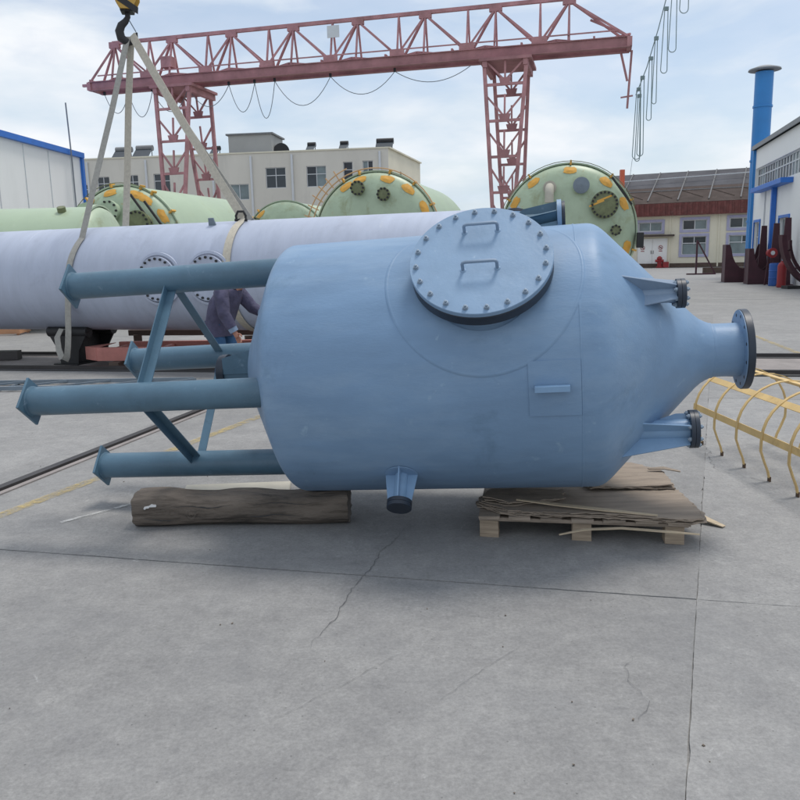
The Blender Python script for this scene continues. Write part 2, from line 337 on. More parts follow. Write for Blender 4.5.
# cracks: thin grit-filled seams, one part each
def crack(pts, w0, seed, amp=.02, n=40, z=.0035):
    rnd = random.Random(seed); pts = [V3((x, y, z)) for x, y in pts]; fine = []
    for a, b in zip(pts, pts[1:]):
        m = max(2, int(n*(b-a).length)); fine += [lerp(a, b, k/m) for k in range(m)]
    fine.append(pts[-1]); off = 0; vs = []; N_ = len(fine)
    for k, p in enumerate(fine):
        t = (fine[min(k+1, N_-1)]-fine[max(k-1, 0)]).normalized(); nn = V3((-t.y, t.x, 0)); off = off*.86+rnd.uniform(-amp, amp)*.5
        ww = w0*.55*(.25+rnd.random()*.9)*min(1, 5*min(k, N_-1-k)/N_+.15)
        vs += [p+nn*(off+ww/2), p+nn*(off-ww/2)]
    MB().add(vs, [(2*k, 2*k+1, 2*k+3, 2*k+2) for k in range(N_-1)]).build('crack', 'crackdark', g, smooth=0)
crack([(.02, 4.5), (-.18, 3.9), (-.30, 3.45), (-.40, 3.05)], .009, 1)
crack([(.93, 2.92), (.83, 2.74), (.86, 2.60), (.78, 2.48)], .0035, 3, .03)
crack([(2.7, 5.0), (2.3, 5.6), (2.6, 6.6)], .006, 9, .03)
crack([(.1, 2.6), (.32, 2.85), (.5, 3.05)], .003, 10, .01)
crack([(-.5, 2.5), (-.2, 2.8), (.0, 3.0)], .003, 11, .01)
# small grit and chips scattered over the slabs
rnd = random.Random(5); mb = MB()
for k in range(60):
    y = 1.7+rnd.random()**1.3*6.5; x = rnd.uniform(-.62, .62)*y
    s_ = rnd.uniform(.0025, .006); mb.box((x, y, s_*.3+.001), (s_*rnd.uniform(.8, 1.8), s_, s_*.7), rotz(rnd.random()*3), jit=s_*.2)
grit = mb.build('grit', 'bark', smooth=0); grit['kind'] = 'stuff'; grit['label'] = 'loose dark grit scattered on the concrete slabs'; grit['category'] = 'grit'
# worn painted lines
def painted(name, a, b, wd, m, z=.0045):
    a = V3((*a, 0)); b = V3((*b, 0)); d = (b-a).normalized(); nn = V3((-d.y, d.x, 0))*wd/2
    o = MB().add([a-nn+V3((0, 0, z)), b-nn+V3((0, 0, z)), b+nn+V3((0, 0, z)), a+nn+V3((0, 0, z))], [(0, 1, 2, 3)]).build(name, m, smooth=0); return structure(o)
painted('yellow_line', (-2.95, 4.0), (-1.2, 8.6), .10, 'yellowline')
painted('yellow_line', (6.75, 15.5), (6.1, 11.9), .10, 'yellowline')
painted('scuffed_line', (-2.15, 4.72), (-1.72, 5.18), .035, 'whiteline')
# flush rail that crosses the slabs on the left
a = V3((-3.25, 4.2, 0)); b = V3((-2.02, 8.9, 0))
r_ = MB().beam(a+V3((0, 0, .008)), b+V3((0, 0, .008)), .07, .03).build('ground_rail', 'railsteel', smooth=0); structure(r_)
d = (b-a).normalized(); nn = V3((d.y, -d.x, 0))
MB().beam(a+nn*.085+V3((0, 0, .004)), b+nn*.085+V3((0, 0, .004)), .05, .012).build('rail_edge', 'bed', r_, smooth=0)
# crane track across the yard
A0 = V3((-16.0, 14.9, 0)); A1 = V3((17.0, 8.4, 0)); d = (A1-A0).normalized(); nn = V3((-d.y, d.x, 0))
bed = MB().add([p+V3((0, 0, .006)) for p in (A0-nn*.85, A1-nn*.85, A1+nn*.85, A0+nn*.85)], [(0, 1, 2, 3)]).build('rail_track', 'bed', smooth=0); structure(bed)
for q in (-.85, .85):
    MB().beam(A0+nn*q+V3((0, 0, .03)), A1+nn*q+V3((0, 0, .03)), .07, .06).build('rail', 'railsteel', bed, smooth=0)
    MB().beam(A0+nn*(q-.12)+V3((0, 0, .008)), A1+nn*(q-.12)+V3((0, 0, .008)), .12, .012).build('rail_groove', 'groove', bed, smooth=0)

# ------------------------------------------------------------------ the vessel
VA = V3((.98190886, -.18311508, .04820643)); VV = V3((-.04738942, .0088376, .99883739)); VY = VV.cross(VA)
VP = V3((1.1103, 4.4980, 1.0135)); R = .75
vrot = Matrix((VA, VY, VV)).transposed()
ves = thing('pressure_vessel', 'large blue-grey steel vessel lying on its side with bolted manhole cover and four tube legs', 'vessel', VP-VV*R, vrot)
def vp(s, a, r): return V3((s, -cos(a)*r, R+sin(a)*r))
SL = -1.718
AX = (0, 0, R)
MB().lathe([(SL+.03, R), (-1.1, R), (-.5, R), (-.07, R)], AX, (1, 0, 0), 128, cap=False).build('shell', 'blue', ves)
MB().lathe([(-.07, R), (-.03, R), (-.01, .7493), (.01, .7465), (.03, .7395), (.05, .7275), (.07, .711), (.09, .692), (.3, .472), (.5, .262), (.555, .207), (.585, .182), (.615, .165), (.64, .1545), (.66, .1495)], AX, (1, 0, 0), 128, cap=False).build('cone', 'blue', ves)
neck = MB().lathe([(.66, .1495), (.72, .1485), (.80, .1485)], AX, (1, 0, 0), 64, cap=False).build('outlet_neck', 'blue', ves)
MB().lathe([(SL+.03, R), (SL+.012, .7488), (SL-.003, .744), (SL-.018, .733), (SL-.032, .715), (SL-.05, .684), (SL-.12, .552), (SL-.20, .400), (SL-.28, .245), (SL-.315, .165), (SL-.338, .09), (SL-.348, .01)], AX, (1, 0, 0), 128, cap=False).build('dished_head', 'blue', ves)
for s_, r_ in ((-.085, R-.0015), (.645, .151)):
    MB().lathe([(s_-.007, r_-.002), (s_-.004, r_+.003), (s_, r_+.0042), (s_+.004, r_+.003), (s_+.007, r_-.002)], AX, (1, 0, 0), 128, cap=False).build('weld_seam', 'blue', ves)
fl = MB().lathe([(.800, .1), (.800, .2195), (.803, .2222), (.835, .2222), (.838, .2195), (.838, .12)], AX, (1, 0, 0), 96, cap=False).build('outlet_flange', 'navy', ves, smooth=30)
MB().lathe([(.7965, .148), (.7965, .2185), (.7995, .2185), (.7995, .148)], AX, (1, 0, 0), 96, cap=False).build('flange_back', 'bluecover', fl)
MB().lathe([(.802, .002), (.802, .125), (.81, .125)], AX, (1, 0, 0), 32, cap=False).build('outlet_cover', 'navy', fl)
for k in range(12):
    a = 2*pi*(k+.5)/12; c = vp(.7955, a, .192); MB().tube(c, c+V3((.0008, 0, 0)), .0095, n=10).build('bolt_hole', 'black', fl)
def patch(s0, s1, a0, a1, r0, r1, n=14, name='pad', m='blue'):
    mb = MB(); vs = []
    for k in range(n+1):
        a = a0+(a1-a0)*k/n; vs += [vp(s0, a, r0), vp(s1, a, r0), vp(s1, a, r1), vp(s0, a, r1)]
    fs = [(4*k+i, 4*k+(i+1) % 4, 4*k+4+(i+1) % 4, 4*k+4+i) for k in range(n) for i in range(4)]+[(0, 1, 2, 3), (4*n+3, 4*n+2, 4*n+1, 4*n)]
    return mb.add(vs, fs).build(name, m, ves)
# manhole
MS, MA = -.56, radians(44); mn = V3((0, -cos(MA), sin(MA))); mc = V3(AX)+V3((MS, 0, 0))
vs = [mc+mn*.757+mn*.001]; fs = []; n = 96; rings = 5
prof = [(.30, .757), (.36, .7555), (.44, .7548), (.494, .7545), (.500, .749)]
vs = []
for (ro, rad) in prof:
    for i in range(n):
        th = 2*pi*i/n; vs.append(vp(MS+ro*cos(th), MA+ro*1.10*sin(th)/.75, rad))
fs = [(k*n+i, k*n+(i+1) % n, (k+1)*n+(i+1) % n, (k+1)*n+i) for k in range(len(prof)-1) for i in range(n)]
pad = MB().add(vs, fs).build('reinforcing_pad', 'blue', ves)
vs = []
for (ro, rad) in ((.490, .7535), (.498, .7562), (.506, .7548), (.514, .748)):
    for i in range(n):
        th = 2*pi*i/n; vs.append(vp(MS+ro*cos(th), MA+ro*1.10*sin(th)/.75, rad))
MB().add(vs, [(k*n+i, k*n+(i+1) % n, (k+1)*n+(i+1) % n, (k+1)*n+i) for k in range(3) for i in range(n)]).build('weld_bead', 'blue', pad)
MB().lathe([(.60, .300), (.79, .300)], mc, mn, 64, cap=False).build('manhole_neck', 'blue', ves)
MB().lathe([(.772, .29), (.772, .357), (.775, .360), (.828, .360), (.831, .357), (.831, .29)], mc, mn, 96, cap=False).build('manhole_flange', 'navy', ves, smooth=30)
cov = MB().lathe([(.8345, .01), (.8345, .3585), (.837, .361), (.859, .361), (.862, .3585), (.862, .01)], mc, mn, 96).build('manhole_cover', 'bluecover', ves, smooth=30)
mb_ = mn.cross(V3((1, 0, 0))).normalized()
if mb_.z < 0: mb_ = -mb_
def cp(x, y, h): return mc+V3((1, 0, 0))*x+mb_*y+mn*(.862+h)
for k in range(20):
    a = 2*pi*(k+.35)/20; c = cp(.327*cos(a), .327*sin(a), 0)
    MB().lathe([(0, .0150), (.003, .0150), (.003, .0122), (.012, .0120), (.013, .010), (.013, .0065), (.022, .0062), (.023, .004)], c, mn, 6 if False else 12).build('bolt', 'zinc', cov, smooth=30)
for cy in (.185, -.075):
    pts = [cp(-.085, cy, -.002), cp(-.085, cy, .045), cp(-.080, cy, .054), cp(-.070, cy, .058), cp(.070, cy, .058), cp(.080, cy, .054), cp(.085, cy, .045), cp(.085, cy, -.002)]
    h = MB().path(pts, .0085, 10).build('handle', 'nozzlegrey', cov)
    for sx in (-.085, .085): MB().lathe([(0, .017), (.003, .014), (.006, .009)], cp(sx, cy, 0), mn, 14).build('weld_bead', 'bluecover', h)
# name plate bracket
patch(-.345, -.09, radians(6.5), radians(-15), .742, .7555, name='nameplate_pad')
sh_ = patch(-.315, -.145, radians(-2.6), radians(-4.6), .758, .805, 2, name='nameplate_bracket', m='bluepale')
# nozzles
def nozzle(base, d, ln, rp, rf, gus=None, dark=True, blind=.02, bolts=8, label=None, ref=(0, 0, 1), m='bluepale', root=0.0):
    base = V3(base); a, b, d = frame_from(d, ref)
    nz_ = MB().tube(base-d*root, base+d*(ln-.02), rp, n=32).build('nozzle', m, ves)
    MB().lathe([(ln-.024, rp*.9), (ln-.024, rf), (ln-.004, rf), (ln-.004, rp*.5)], base, d, 40, cap=False).build('flange', m if not dark else 'navy', nz_, smooth=30)
    MB().lathe([(ln-.002, .002), (ln-.002, rf), (ln+blind-.002, rf), (ln+blind, rf-.003), (ln+blind, .002)], base, d, 40, cap=False).build('blind_flange', 'navy', nz_, smooth=30)
    for k in range(bolts):
        t = 2*pi*(k+.5)/bolts; c = base+(a*cos(t)+b*sin(t))*(rf-.016)
        MB().tube(c+d*(ln-.042), c+d*(ln+blind+.016), .0065, n=8).tube(c+d*(ln-.036), c+d*(ln-.024), .012, n=6).tube(c+d*(ln+blind), c+d*(ln+blind+.010), .012, n=6).build('bolt', 'zinc', nz_, smooth=30)
    for (t, inner, wb, wt, x0) in gus or []:
        u = a*cos(t)+b*sin(t); 
        MB().plate([base+u*rp*.9+d*x0, base+u*wb+d*inner, base+u*wt+d*(ln-.026), base+u*rp*.9+d*(ln-.026)], .008).build('gusset', m, nz_, smooth=0, bevel=.0015)
    return nz_
# stub on the lower front of the shell
a1 = radians(-46.5); dr = V3((0, -cos(a1), sin(a1)))
nozzle(vp(-1.06, a1, .74), dr, .195, .036, .068, gus=[(t, .0, .092, .066, 0) for t in (0, pi/2, pi, 3*pi/2)], bolts=0, ref=(1, 0, 0))
pdl = MB().lathe([(.742, .02), (.7495, .094), (.7535, .094), (.7535, .02)], mc+V3((-1.06-MS, 0, 0)), dr, 40, cap=False).build('nozzle_pad', 'blue', ves)
# two nozzles on the cone, parallel to the axis
def cone_nozzle(a, r, s1, rp, rf, m):
    s0 = (0.755-r)*.97+.02
    radial = V3((0, -cos(a), sin(a))); tang = V3((1, 0, 0)).cross(radial)
    nz_ = nozzle(vp(s0-.03, a, r), (1, 0, 0), s1-s0+.03, rp, rf, bolts=8, root=.03, ref=tuple(radial), m=m)
    for sg in (-1, 1):
        p = vp(0, a, r)
        q = lambda s, t, rr: V3((s, 0, R))+radial*rr+tang*t
        MB().plate([q((.75-r-.03)*.97+.02, sg*.012, r+.028), q(s0-.10, sg*(rf+.035), r+.03), q(s1-.026, sg*(rf-.012), r+.03), q(s1-.026, sg*.012, r+.03)], .008).build('gusset', m, nz_, smooth=0, bevel=.0015)
    MB().plate([q(s0-.17, 0, r+.165), q(s1-.026, 0, r+rf-.006), q(s1-.026, 0, r+rp*.9), q(s0-.05, 0, r+rp*.9)], .008).build('gusset', m, nz_, smooth=0, bevel=.0015)
    MB().plate([q(s0+.02, 0, r-rp*.9), q(s1-.026, 0, r-rp*.9), q(s1-.026, 0, r-rf+.006), q(s0+.15, 0, r-rf+.006)], .008).build('gusset', m, nz_, smooth=0, bevel=.0015)
    return nz_
cone_nozzle(radians(46), .485, .44, .045, .076, 'nozzlegrey')
cone_nozzle(radians(-48), .50, .50, .055, .102, 'bluepale')
# nozzles on the far upper side
at = radians(118); dr = V3((0, -cos(at), sin(at)))
nozzle(vp(-.42, at, .72), dr, .22, .05, .085, gus=[(t, .02, .10, .08, 0) for t in (0, pi)], dark=False, bolts=8, ref=(1, 0, 0))
lg = MB().tube((-.43, .22, R+.80), (-.15, .22, R+.80), .035, n=24).build('side_connection', 'bluedark', ves)
MB().lathe([(-.165, .02), (-.165, .105), (-.14, .105), (-.14, .02)], (0, .22, R+.80), (1, 0, 0), 40, cap=False).build('flange', 'bluecover', lg, smooth=30)
MB().lathe([(-.138, .002), (-.138, .095), (-.12, .095), (-.12, .002)], (0, .22, R+.80), (1, 0, 0), 40, cap=False).build('blind_flange', 'navy', lg, smooth=30)
for (y0, z0, y1, z1) in ((.12, .735, .14, .78), (.22, .84, .22, .895), (.30, .70, .30, .76), (.18, .80, .13, .84)):
    MB().plate([(-.42, y0, R+z0-.02), (-.167, y0, R+z0-.03), (-.167, y1, R+z1), (-.36, y1, R+z1-.03)], .01).build('gusset', 'bluedark', lg, smooth=0)
# central nozzle on the dished head, between the legs
hb = V3((SL-.30, 0, R))
hn = MB().tube(hb+V3((.05, 0, 0)), hb-V3((.205, 0, 0)), .098, n=40).build('head_nozzle', 'bluedark', ves)
MB().lathe([(.200, .02), (.200, .112), (.235, .112), (.235, .02)], hb, (-1, 0, 0), 48, cap=False).build('flange', 'navy', hn, smooth=30)
MB().lathe([(.237, .002), (.237, .108), (.25, .108), (.25, .002)], hb, (-1, 0, 0), 48, cap=False).build('blind_flange', 'navy', hn, smooth=30)
MB().plate([hb+V3((.06, -.10, .16)), hb+V3((-.2, -.10, .10)), hb+V3((-.2, -.10, .0)), hb+V3((.06, -.10, .0))], .008).build('gusset', 'bluedark', hn, smooth=0)
# legs
LS, LR, RT = -3.188, .6, .083
la = [1.503-k*pi/2 for k in range(4)]
for a in la:
    p = vp(0, a, LR)
    leg = MB().tube((LS, p.y, p.z), (SL-.0, p.y, p.z), RT, n=40).build('leg', 'bluedark', ves)
    hd = .142
    u = V3((0, -cos(a), sin(a))); t = V3((0, sin(a), cos(a)))
    if abs(u.z) > .5: dz, dy = u, t
    else: dz, dy = t, u
    c = V3((LS-.008, p.y, p.z))
    MB().plate([c+dz*hd, c+dy*hd, c-dz*hd, c-dy*hd], .016).build('base_plate', 'bluedark', leg, smooth=0, bevel=.002)
    MB().lathe([(0, RT+.007), (.004, RT+.006), (.008, RT)], (LS, p.y, p.z), (1, 0, 0), 32, cap=False).build('weld_bead', 'bluedark', leg)
# angle-iron bracing from leg to leg
BS = -2.515
for k in range(4):
    p = vp(BS, la[k], LR); q = vp(BS, la[(k+1) % 4], LR); dd = (q-p).normalized(); p = p+dd*.06; q = q-dd*.06
    nrm = dd.cross(V3((1, 0, 0))).normalized()
    a_, b_ = V3((1, 0, 0)), nrm
    mb = MB(); tk = .006; wd = .056
    prof = [(0, 0), (wd, 0), (wd, tk), (tk, tk), (tk, wd), (0, wd)]
    vs = [e+a_*(x-.02)+b_*(y-.02) for e in (p, q) for x, y in prof]
    mb.add(vs, [(0, 1, 2, 3, 4, 5), (11, 10, 9, 8, 7, 6)]+[(i, (i+1) % 6, 6+(i+1) % 6, 6+i) for i in range(6)])
    mb.build('brace', 'bluedark', ves, smooth=0)

# ------------------------------------------------------------------ what the vessel rests on
# log
lo = thing('timber_log', 'dark weathered squared log under the vessel\'s leg end', 'log', (-1.64, 4.69, 0), rotz(radians(-1.5)))
from mathutils import noise as mn_
rnd = random.Random(3); n = 48; m = 84; vs = []
for k in range(m+1):
    x = 1.315*k/m; sc_ = 1+.05*sin(x*5+1)+.03*sin(x*13)
    ex = .015*mn_.noise(V3((k, 1, 2))) 
    for i in range(n):
        t = 2*pi*i/n; c_, s2 = cos(t), sin(t)
        e = (abs(c_)**3.2+abs(s2)**3.2)**(-1/3.2)
        bump_ = .010*mn_.noise(V3((x*2.2, c_*2.5, s2*2.5)))+.007*mn_.noise(V3((x*5, c_*9, s2*9)))-.006*abs(mn_.noise(V3((x*3, c_*16, s2*16+7))))
        xx = x
        if k in (0, m): xx = x+.014*mn_.noise(V3((c_*3, s2*3, k)))
        vs.append((xx, c_*(e*.112*sc_+bump_), max(.002, .101+s2*(e*.098*(sc_ if s2 > 0 else 1)+bump_)+(.008*sin(x*4.1)+.006*sin(x*11))*(s2 > 0))))
fs = [(k*n+i, k*n+(i+1) % n, (k+1)*n+(i+1) % n, (k+1)*n+i) for k in range(m) for i in range(n)]
MB().add(vs, fs).build('trunk', 'bark', lo, smooth=50)
MB().add([V3(v)-V3((.001, 0, 0)) for v in vs[:n]]+[(-.004, 0, .1)], [(i, (i+1) % n, n) for i in range(n)]).build('cut_end', 'barkend', lo, smooth=0)
MB().add([V3(v)+V3((.001, 0, 0)) for v in vs[-n:]]+[(1.319, 0, .1)], [(i, (i+1) % n, n) for i in range(n)]).build('cut_end', 'barkend', lo, smooth=0)
for (x, z, r0) in ((.19, .105, .052), (1.16, .10, .042), (.36, .085, .04)):
    kn = MB().lathe([(-.02, r0), (.003, r0*.92), (.008, r0*.7), (.005, r0*.45), (.010, .003)], (x, -.105, z), (0, -1, 0), 14, cap=False).build('knot', 'bark', lo)
for (x, z, sx, sz) in ((.135, .170, .028, .010), (.10, .162, .018, .007), (.085, .155, .008, .006)):
    ps = [(x+cos(t)*sx*rnd.uniform(.6, 1.1), -.1255, z-.02+sin(t)*sz*rnd.uniform(.6, 1.1)) for t in [2*pi*k/9 for k in range(9)]]
    MB().plate(ps, .012).build('paint_smear', 'chalk', lo, smooth=0)
for (x0, x1, z, wd_) in ((.25, .62, .135, .007), (.5, 1.05, .075, .006), (.72, 1.12, .150, .005), (.05, .3, .06, .006)):
    n_ = 12; vs = []
    for k in range(n_+1):
        x = x0+(x1-x0)*k/n_; zz = z+.006*sin(x*23)+rnd.uniform(-.002, .002); hw = wd_*sin(pi*k/n_)*rnd.uniform(.5, 1)+.0004; yy = -.1155*(1+.05*sin(x*5+1))-.0015
        vs += [(x, yy, zz-hw/2), (x, yy, zz+hw/2)]
    MB().add(vs, [(2*k, 2*k+1, 2*k+3, 2*k+2) for k in range(n_)]).build('split', 'groove', lo, smooth=0)
# pale board lying behind the log
tag(MB().box((-1.16, 5.33, .012), (.74, .26, .018), rotz(.09), .004).build('board', 'board', smooth=0, bevel=.003), 'pale flat board on the ground behind the dark log', 'board')
# pallet with rotten plywood under the cone end
pal = thing('pallet', 'old wooden pallet under the vessel\'s cone end', 'pallet', (1.08, 4.62, 0), rotz(radians(-10)))
bl = None
for yy in (-.36, .02, .40):
    for xx in (-.52, 0.0, .50):
        q = MB().box((xx, yy, .05), (.105, .10, .10), None, .003).build('block', 'blockwood', pal, smooth=0, bevel=.003)
for yy in (-.36, .02, .40): MB().box((0, yy, .109), (1.15, .10, .018), None, .003).build('stringer_board', 'ply', pal, smooth=0)
for k in range(7):
    MB().box((-.52+k*.173, .02, .127), (.12, .92, .017), None, .004).build('deck_board', 'ply', pal, smooth=0)
def sheet(name, label, pts, z0, th, m, sag=.012, layers=1, seed=1, cat='plywood', zf=None):
    """delaminating plywood: a fan of ragged thin layers; pts in world xy, outline"""
    rnd = random.Random(seed); cx = sum(p[0] for p in pts)/len(pts); cy = sum(p[1] for p in pts)/len(pts)
    root = None
    if layers > 1: root = thing(name, label, cat, (cx, cy, z0))
    for q in range(layers):
        outl = []
        for (x0, y0), (x1, y1) in zip(pts, pts[1:]+pts[:1]):
            mm = max(2, int(math.hypot(x1-x0, y1-y0)/.03))
            for k in range(mm):
                t = k/mm; outl.append((x0+(x1-x0)*t-cx+rnd.uniform(-.011, .011), y0+(y1-y0)*t-cy+rnd.uniform(-.011, .011)))
        sc_ = 1-.015*q; nn_ = len(outl); vs = []; rr = 4
        for side in (0, 1):
            for ring in range(rr):
                f = 1-ring/rr
                for (x, y) in outl:
                    zz = q*th*1.1+side*th*.82+(zf(x+cx, y+cy) if zf else 0)+sag*sin(x*7+q*2+seed)*cos(y*5+seed)*f+rnd.uniform(-.0012, .0012)
                    vs.append((x*f*sc_, y*f*sc_, zz))
        fs = []
        for side in (0, 1):
            o_ = side*rr*nn_
            for ring in range(rr-1):
                for i in range(nn_): fs.append((o_+ring*nn_+i, o_+ring*nn_+(i+1) % nn_, o_+(ring+1)*nn_+(i+1) % nn_, o_+(ring+1)*nn_+i))
            fs.append(tuple(o_+(rr-1)*nn_+i for i in range(nn_)))
        fs += [(i, (i+1) % nn_, rr*nn_+(i+1) % nn_, rr*nn_+i) for i in range(nn_)]
        o = MB().add(vs, fs).build('ply_layer' if root else name, m, root, smooth=25)
        if not root: o.location = (cx, cy, z0); tag(o, label, cat)
    return root
sheet('plywood_sheet', 'broad rotten plywood sheet with split layers on the pallet front', [(.43, 4.46), (.58, 4.28), (1.15, 4.17), (1.57, 4.07), (1.65, 4.09), (1.69, 4.19), (1.70, 4.62), (.95, 4.80), (.52, 4.72)], .139, .0065, 'ply', .006, 4, 2)
sheet('plywood_sheet', 'torn plywood piece at the back of the pallet behind the cone', [(1.15, 4.62), (1.66, 4.58), (1.70, 4.95), (1.55, 5.15), (1.12, 5.12)], .176, .007, 'ply', .008, 3, 5)
sheet('plywood_scrap', 'small ragged plywood scrap on the left end of the pallet', [(.47, 4.46), (.62, 4.35), (.95, 4.42), (.98, 4.60), (.55, 4.62)], .172, .006, 'ply', .010, 3, 9)
def strip(label, pts, wd, m, th=.006, seed=0):
    o = MB().ribbon(pts, (.25, 1, .05), [wd*(.4 if k in (0, len(pts)-1) else 1) for k in range(len(pts))], th).build('wood_strip', m, smooth=0); return tag(o, label, 'wood strip')
strip('long pale splintered strip lying along the front of the plywood', [(.66, 4.36, .205), (.88, 4.31, .186), (1.12, 4.22, .180), (1.40, 4.12, .174)], .035, 'palewood')
strip('thin pale splinter hanging loose under the pallet front edge', [(.86, 4.12, .075), (1.0, 4.13, .098), (1.2, 4.10, .112), (1.45, 4.04, .106), (1.6, 4.03, .092)], .022, 'palewood')
strip('pale plywood offcut on the ground right of the pallet', [(1.70, 4.62, .06), (1.78, 4.5, .03), (1.88, 4.38, .006)], .085, 'palewood')
strip('short brown splinter on the back of the plywood stack', [(1.60, 4.93, .21), (1.70, 4.92, .215), (1.80, 4.90, .195)], .05, 'ply')

# ------------------------------------------------------------------ yellow ladder cage on the ground, right
cg = thing('ladder_cage', 'yellow steel ladder safety cage lying on the ground with curved hoops', 'ladder cage', (2.86, 5.6, 0), rotz(radians(3)))
def hoop_pts():
    pts = [(-.31, 0, .012), (-.325, 0, .07), (-.355, 0, .14), (-.385, 0, .22), (-.385, 0, .30)]
    for k in range(1, 16):
        t = pi-pi*k/16; pts.append((cos(t)*.385, 0, .30+sin(t)*.345))
    return pts+[(.385, 0, .30), (.385, 0, .22), (.355, 0, .14), (.325, 0, .07), (.31, 0, .012)]
hp = hoop_pts(); h0 = None
for k in range(9):
    yy = .78-.36*k
    if h0 is None: h0 = MB().ribbon(hp, (0, 1, 0), .026, .008).build('hoop', 'cage', cg, smooth=40); h0.location = (0, yy, 0); o = h0
    else: o = inst(h0, cg, T(0, yy, 0))
    for sx in (-1, 1): MB().box((sx*.311, 0, .016), (.012, .029, .034)).build('bare_tip', 'cagetip', o, smooth=0)
for t in (176, 132, 90, 48, 4):
    t = radians(t); x, z = cos(t)*.379, .30+sin(t)*.339
    MB().beam((x, .82, z), (x, -2.15, z), .05, .007, (cos(t), 0, sin(t))).build('flat_bar', 'cage', cg, smooth=0)

# ------------------------------------------------------------------ the long lavender pipe vessel behind
PL = V3((-9.6, 14.3, 1.30)); PR = V3((1.25, 10.62, 1.375)); pd = (PR-PL).normalized(); pl = (PR-PL).length
pyv = V3((0, 0, 1)).cross(pd).normalized(); pz = pd.cross(pyv)
prot = Matrix((pd, pyv, pz)).transposed()
pp = thing('column_vessel', 'long lavender-grey steel column lying behind the vessel, lifted in slings', 'column', PL-pz*.8, prot)
MB().lathe([(0, .8), (pl*.3, .8), (pl*.7, .8), (pl, .8)], (0, 0, .8), (1, 0, 0), 96, cap=False).build('shell', 'pipe', pp)
MB().lathe([(0, .8), (.03, .798), (.12, .74), (.2, .6), (.26, .4), (.29, .15), (.3, .01)], (pl, 0, .8), (1, 0, 0), 64, cap=False).build('end_head', 'pipe', pp)
MB().lathe([(0, .8), (.1, .76), (.22, .55), (.3, .01)], (0, 0, .8), (-1, 0, 0), 64, cap=False).build('end_head', 'pipe', pp)
def pipe_s(X, Y): return (V3((X, Y, 0))-V3((PL.x, PL.y, 0))).dot(V3((pd.x, pd.y, 0)).normalized())
for s_ in (2.1, 4.3, 7.9): MB().lathe([(s_-.008, .799), (s_, .8035), (s_+.008, .799)], (0, 0, .8), (1, 0, 0), 96, cap=False).build('weld_seam', 'pipe', pp)
for (X, Y) in ((-3.16, 12.1), (-2.38, 11.83)):
    s_ = pipe_s(X, Y)
    fl = MB().lathe([(-.05, .22), (.02, .22), (.02, .315), (.06, .315), (.06, .01)], (s_, -.78, .80), (0, -1, .0), 48, cap=False).build('manhole', 'pipe', pp, smooth=30)
    for k in range(20):
        a = 2*pi*k/20; c = V3((s_+cos(a)*.285, -.84, .80+sin(a)*.285)); MB().tube(c, c+V3((0, -.02, 0)), .018, n=8).build('bolt', 'black', fl)
    MB().lathe([(-.03, .375), (.012, .375), (.02, .34)], (s_, -.775, .80), (0, -1, 0), 48, cap=False).build('pad', 'pipe', fl)
lgx = pipe_s(-2.55, 11.9)
MB().plate([(lgx-.06, -.30, 1.53), (lgx+.06, -.30, 1.53), (lgx+.04, -.34, 1.64), (lgx-.04, -.34, 1.64)], .02).build('lifting_lug', 'steelgrey', pp, smooth=0)
# saddles under it
for i, (X, Y, lb) in enumerate(((-5.15, 12.75, 'black steel saddle under the left of the lavender column'), (-.4, 11.2, 'black steel saddle under the column behind the blue vessel'))):
    s_ = pipe_s(X, Y); base = PL+pd*s_; zb = base.z-.8
    st = thing('pipe_saddle', lb, 'saddle', (base.x, base.y, 0), rotz(math.atan2(pd.y, pd.x)))
    hz = zb-.03
    for yy in (-.34, .34):
        MB().plate([(-.17, yy, .02), (.17, yy, .02), (.20, yy, hz*.45), (.40, yy, hz+.04), (-.40, yy, hz+.04), (-.22, yy, hz*.5)], .03).build('web_plate', 'black', st, smooth=0)
    MB().box((0, 0, .012), (.46, .9, .024)).build('base_plate', 'black', st, smooth=0)
    MB().box((0, 0, hz*.5), (.12, .66, hz*.9)).build('core_box', 'black', st, smooth=0)
    for yy in (-.30, .30): MB().tube((-.38, yy, hz+.02), (.38, yy, hz+.02), .085, n=18).build('roller', 'rubber', st)

# salmon primed steel frame under the column
fr = thing('channel_skid', 'salmon-red primed steel channel frame on the ground under the column', 'frame', (-3.30, 12.30, 0), rotz(radians(-4)))
for yy in (-.42, .42):
    MB().box((0, yy, .21), (2.6, .012, .20)).build('channel_web', 'salmon', fr, smooth=0)
    for zz in (.115, .305): MB().box((0, yy+.042, zz), (2.6, .084, .012)).build('channel_flange', 'salmon', fr, smooth=0)
for xx in (-1.15, -.4, .4, 1.15): MB().box((xx, 0, .19), (.07, .83, .16)).build('cross_member', 'salmon', fr, smooth=0)
MB().plate([(-1.3, -.42, .31), (-1.3, .3, .31), (-1.62, -.05, .29)], .01).build('end_gusset', 'salmon', fr, smooth=0)
MB().plate([(-1.30, -.43, .115), (-1.30, -.43, .315), (-1.62, -.1, .30), (-1.62, -.1, .10)], .012).build('end_plate', 'salmon', fr, smooth=0)
for xx in (-1.0, 1.0):
    tag(MB().box((fr.location.x+xx, fr.location.y, .052), (.14, 1.1, .104)).build('timber_packer', 'rust', smooth=0), ('dark timber packer under the left of the salmon frame', 'dark timber packer under the right of the salmon frame')[xx > 0], 'timber', 'packers under the salmon frame')
tag(MB().beam((-4.75, 13.9, .36), (-2.35, 13.1, .40), .10, .10).build('timber_beam', 'rust', smooth=0, bevel=.008), 'brown timber beam lying behind the salmon frame', 'timber')
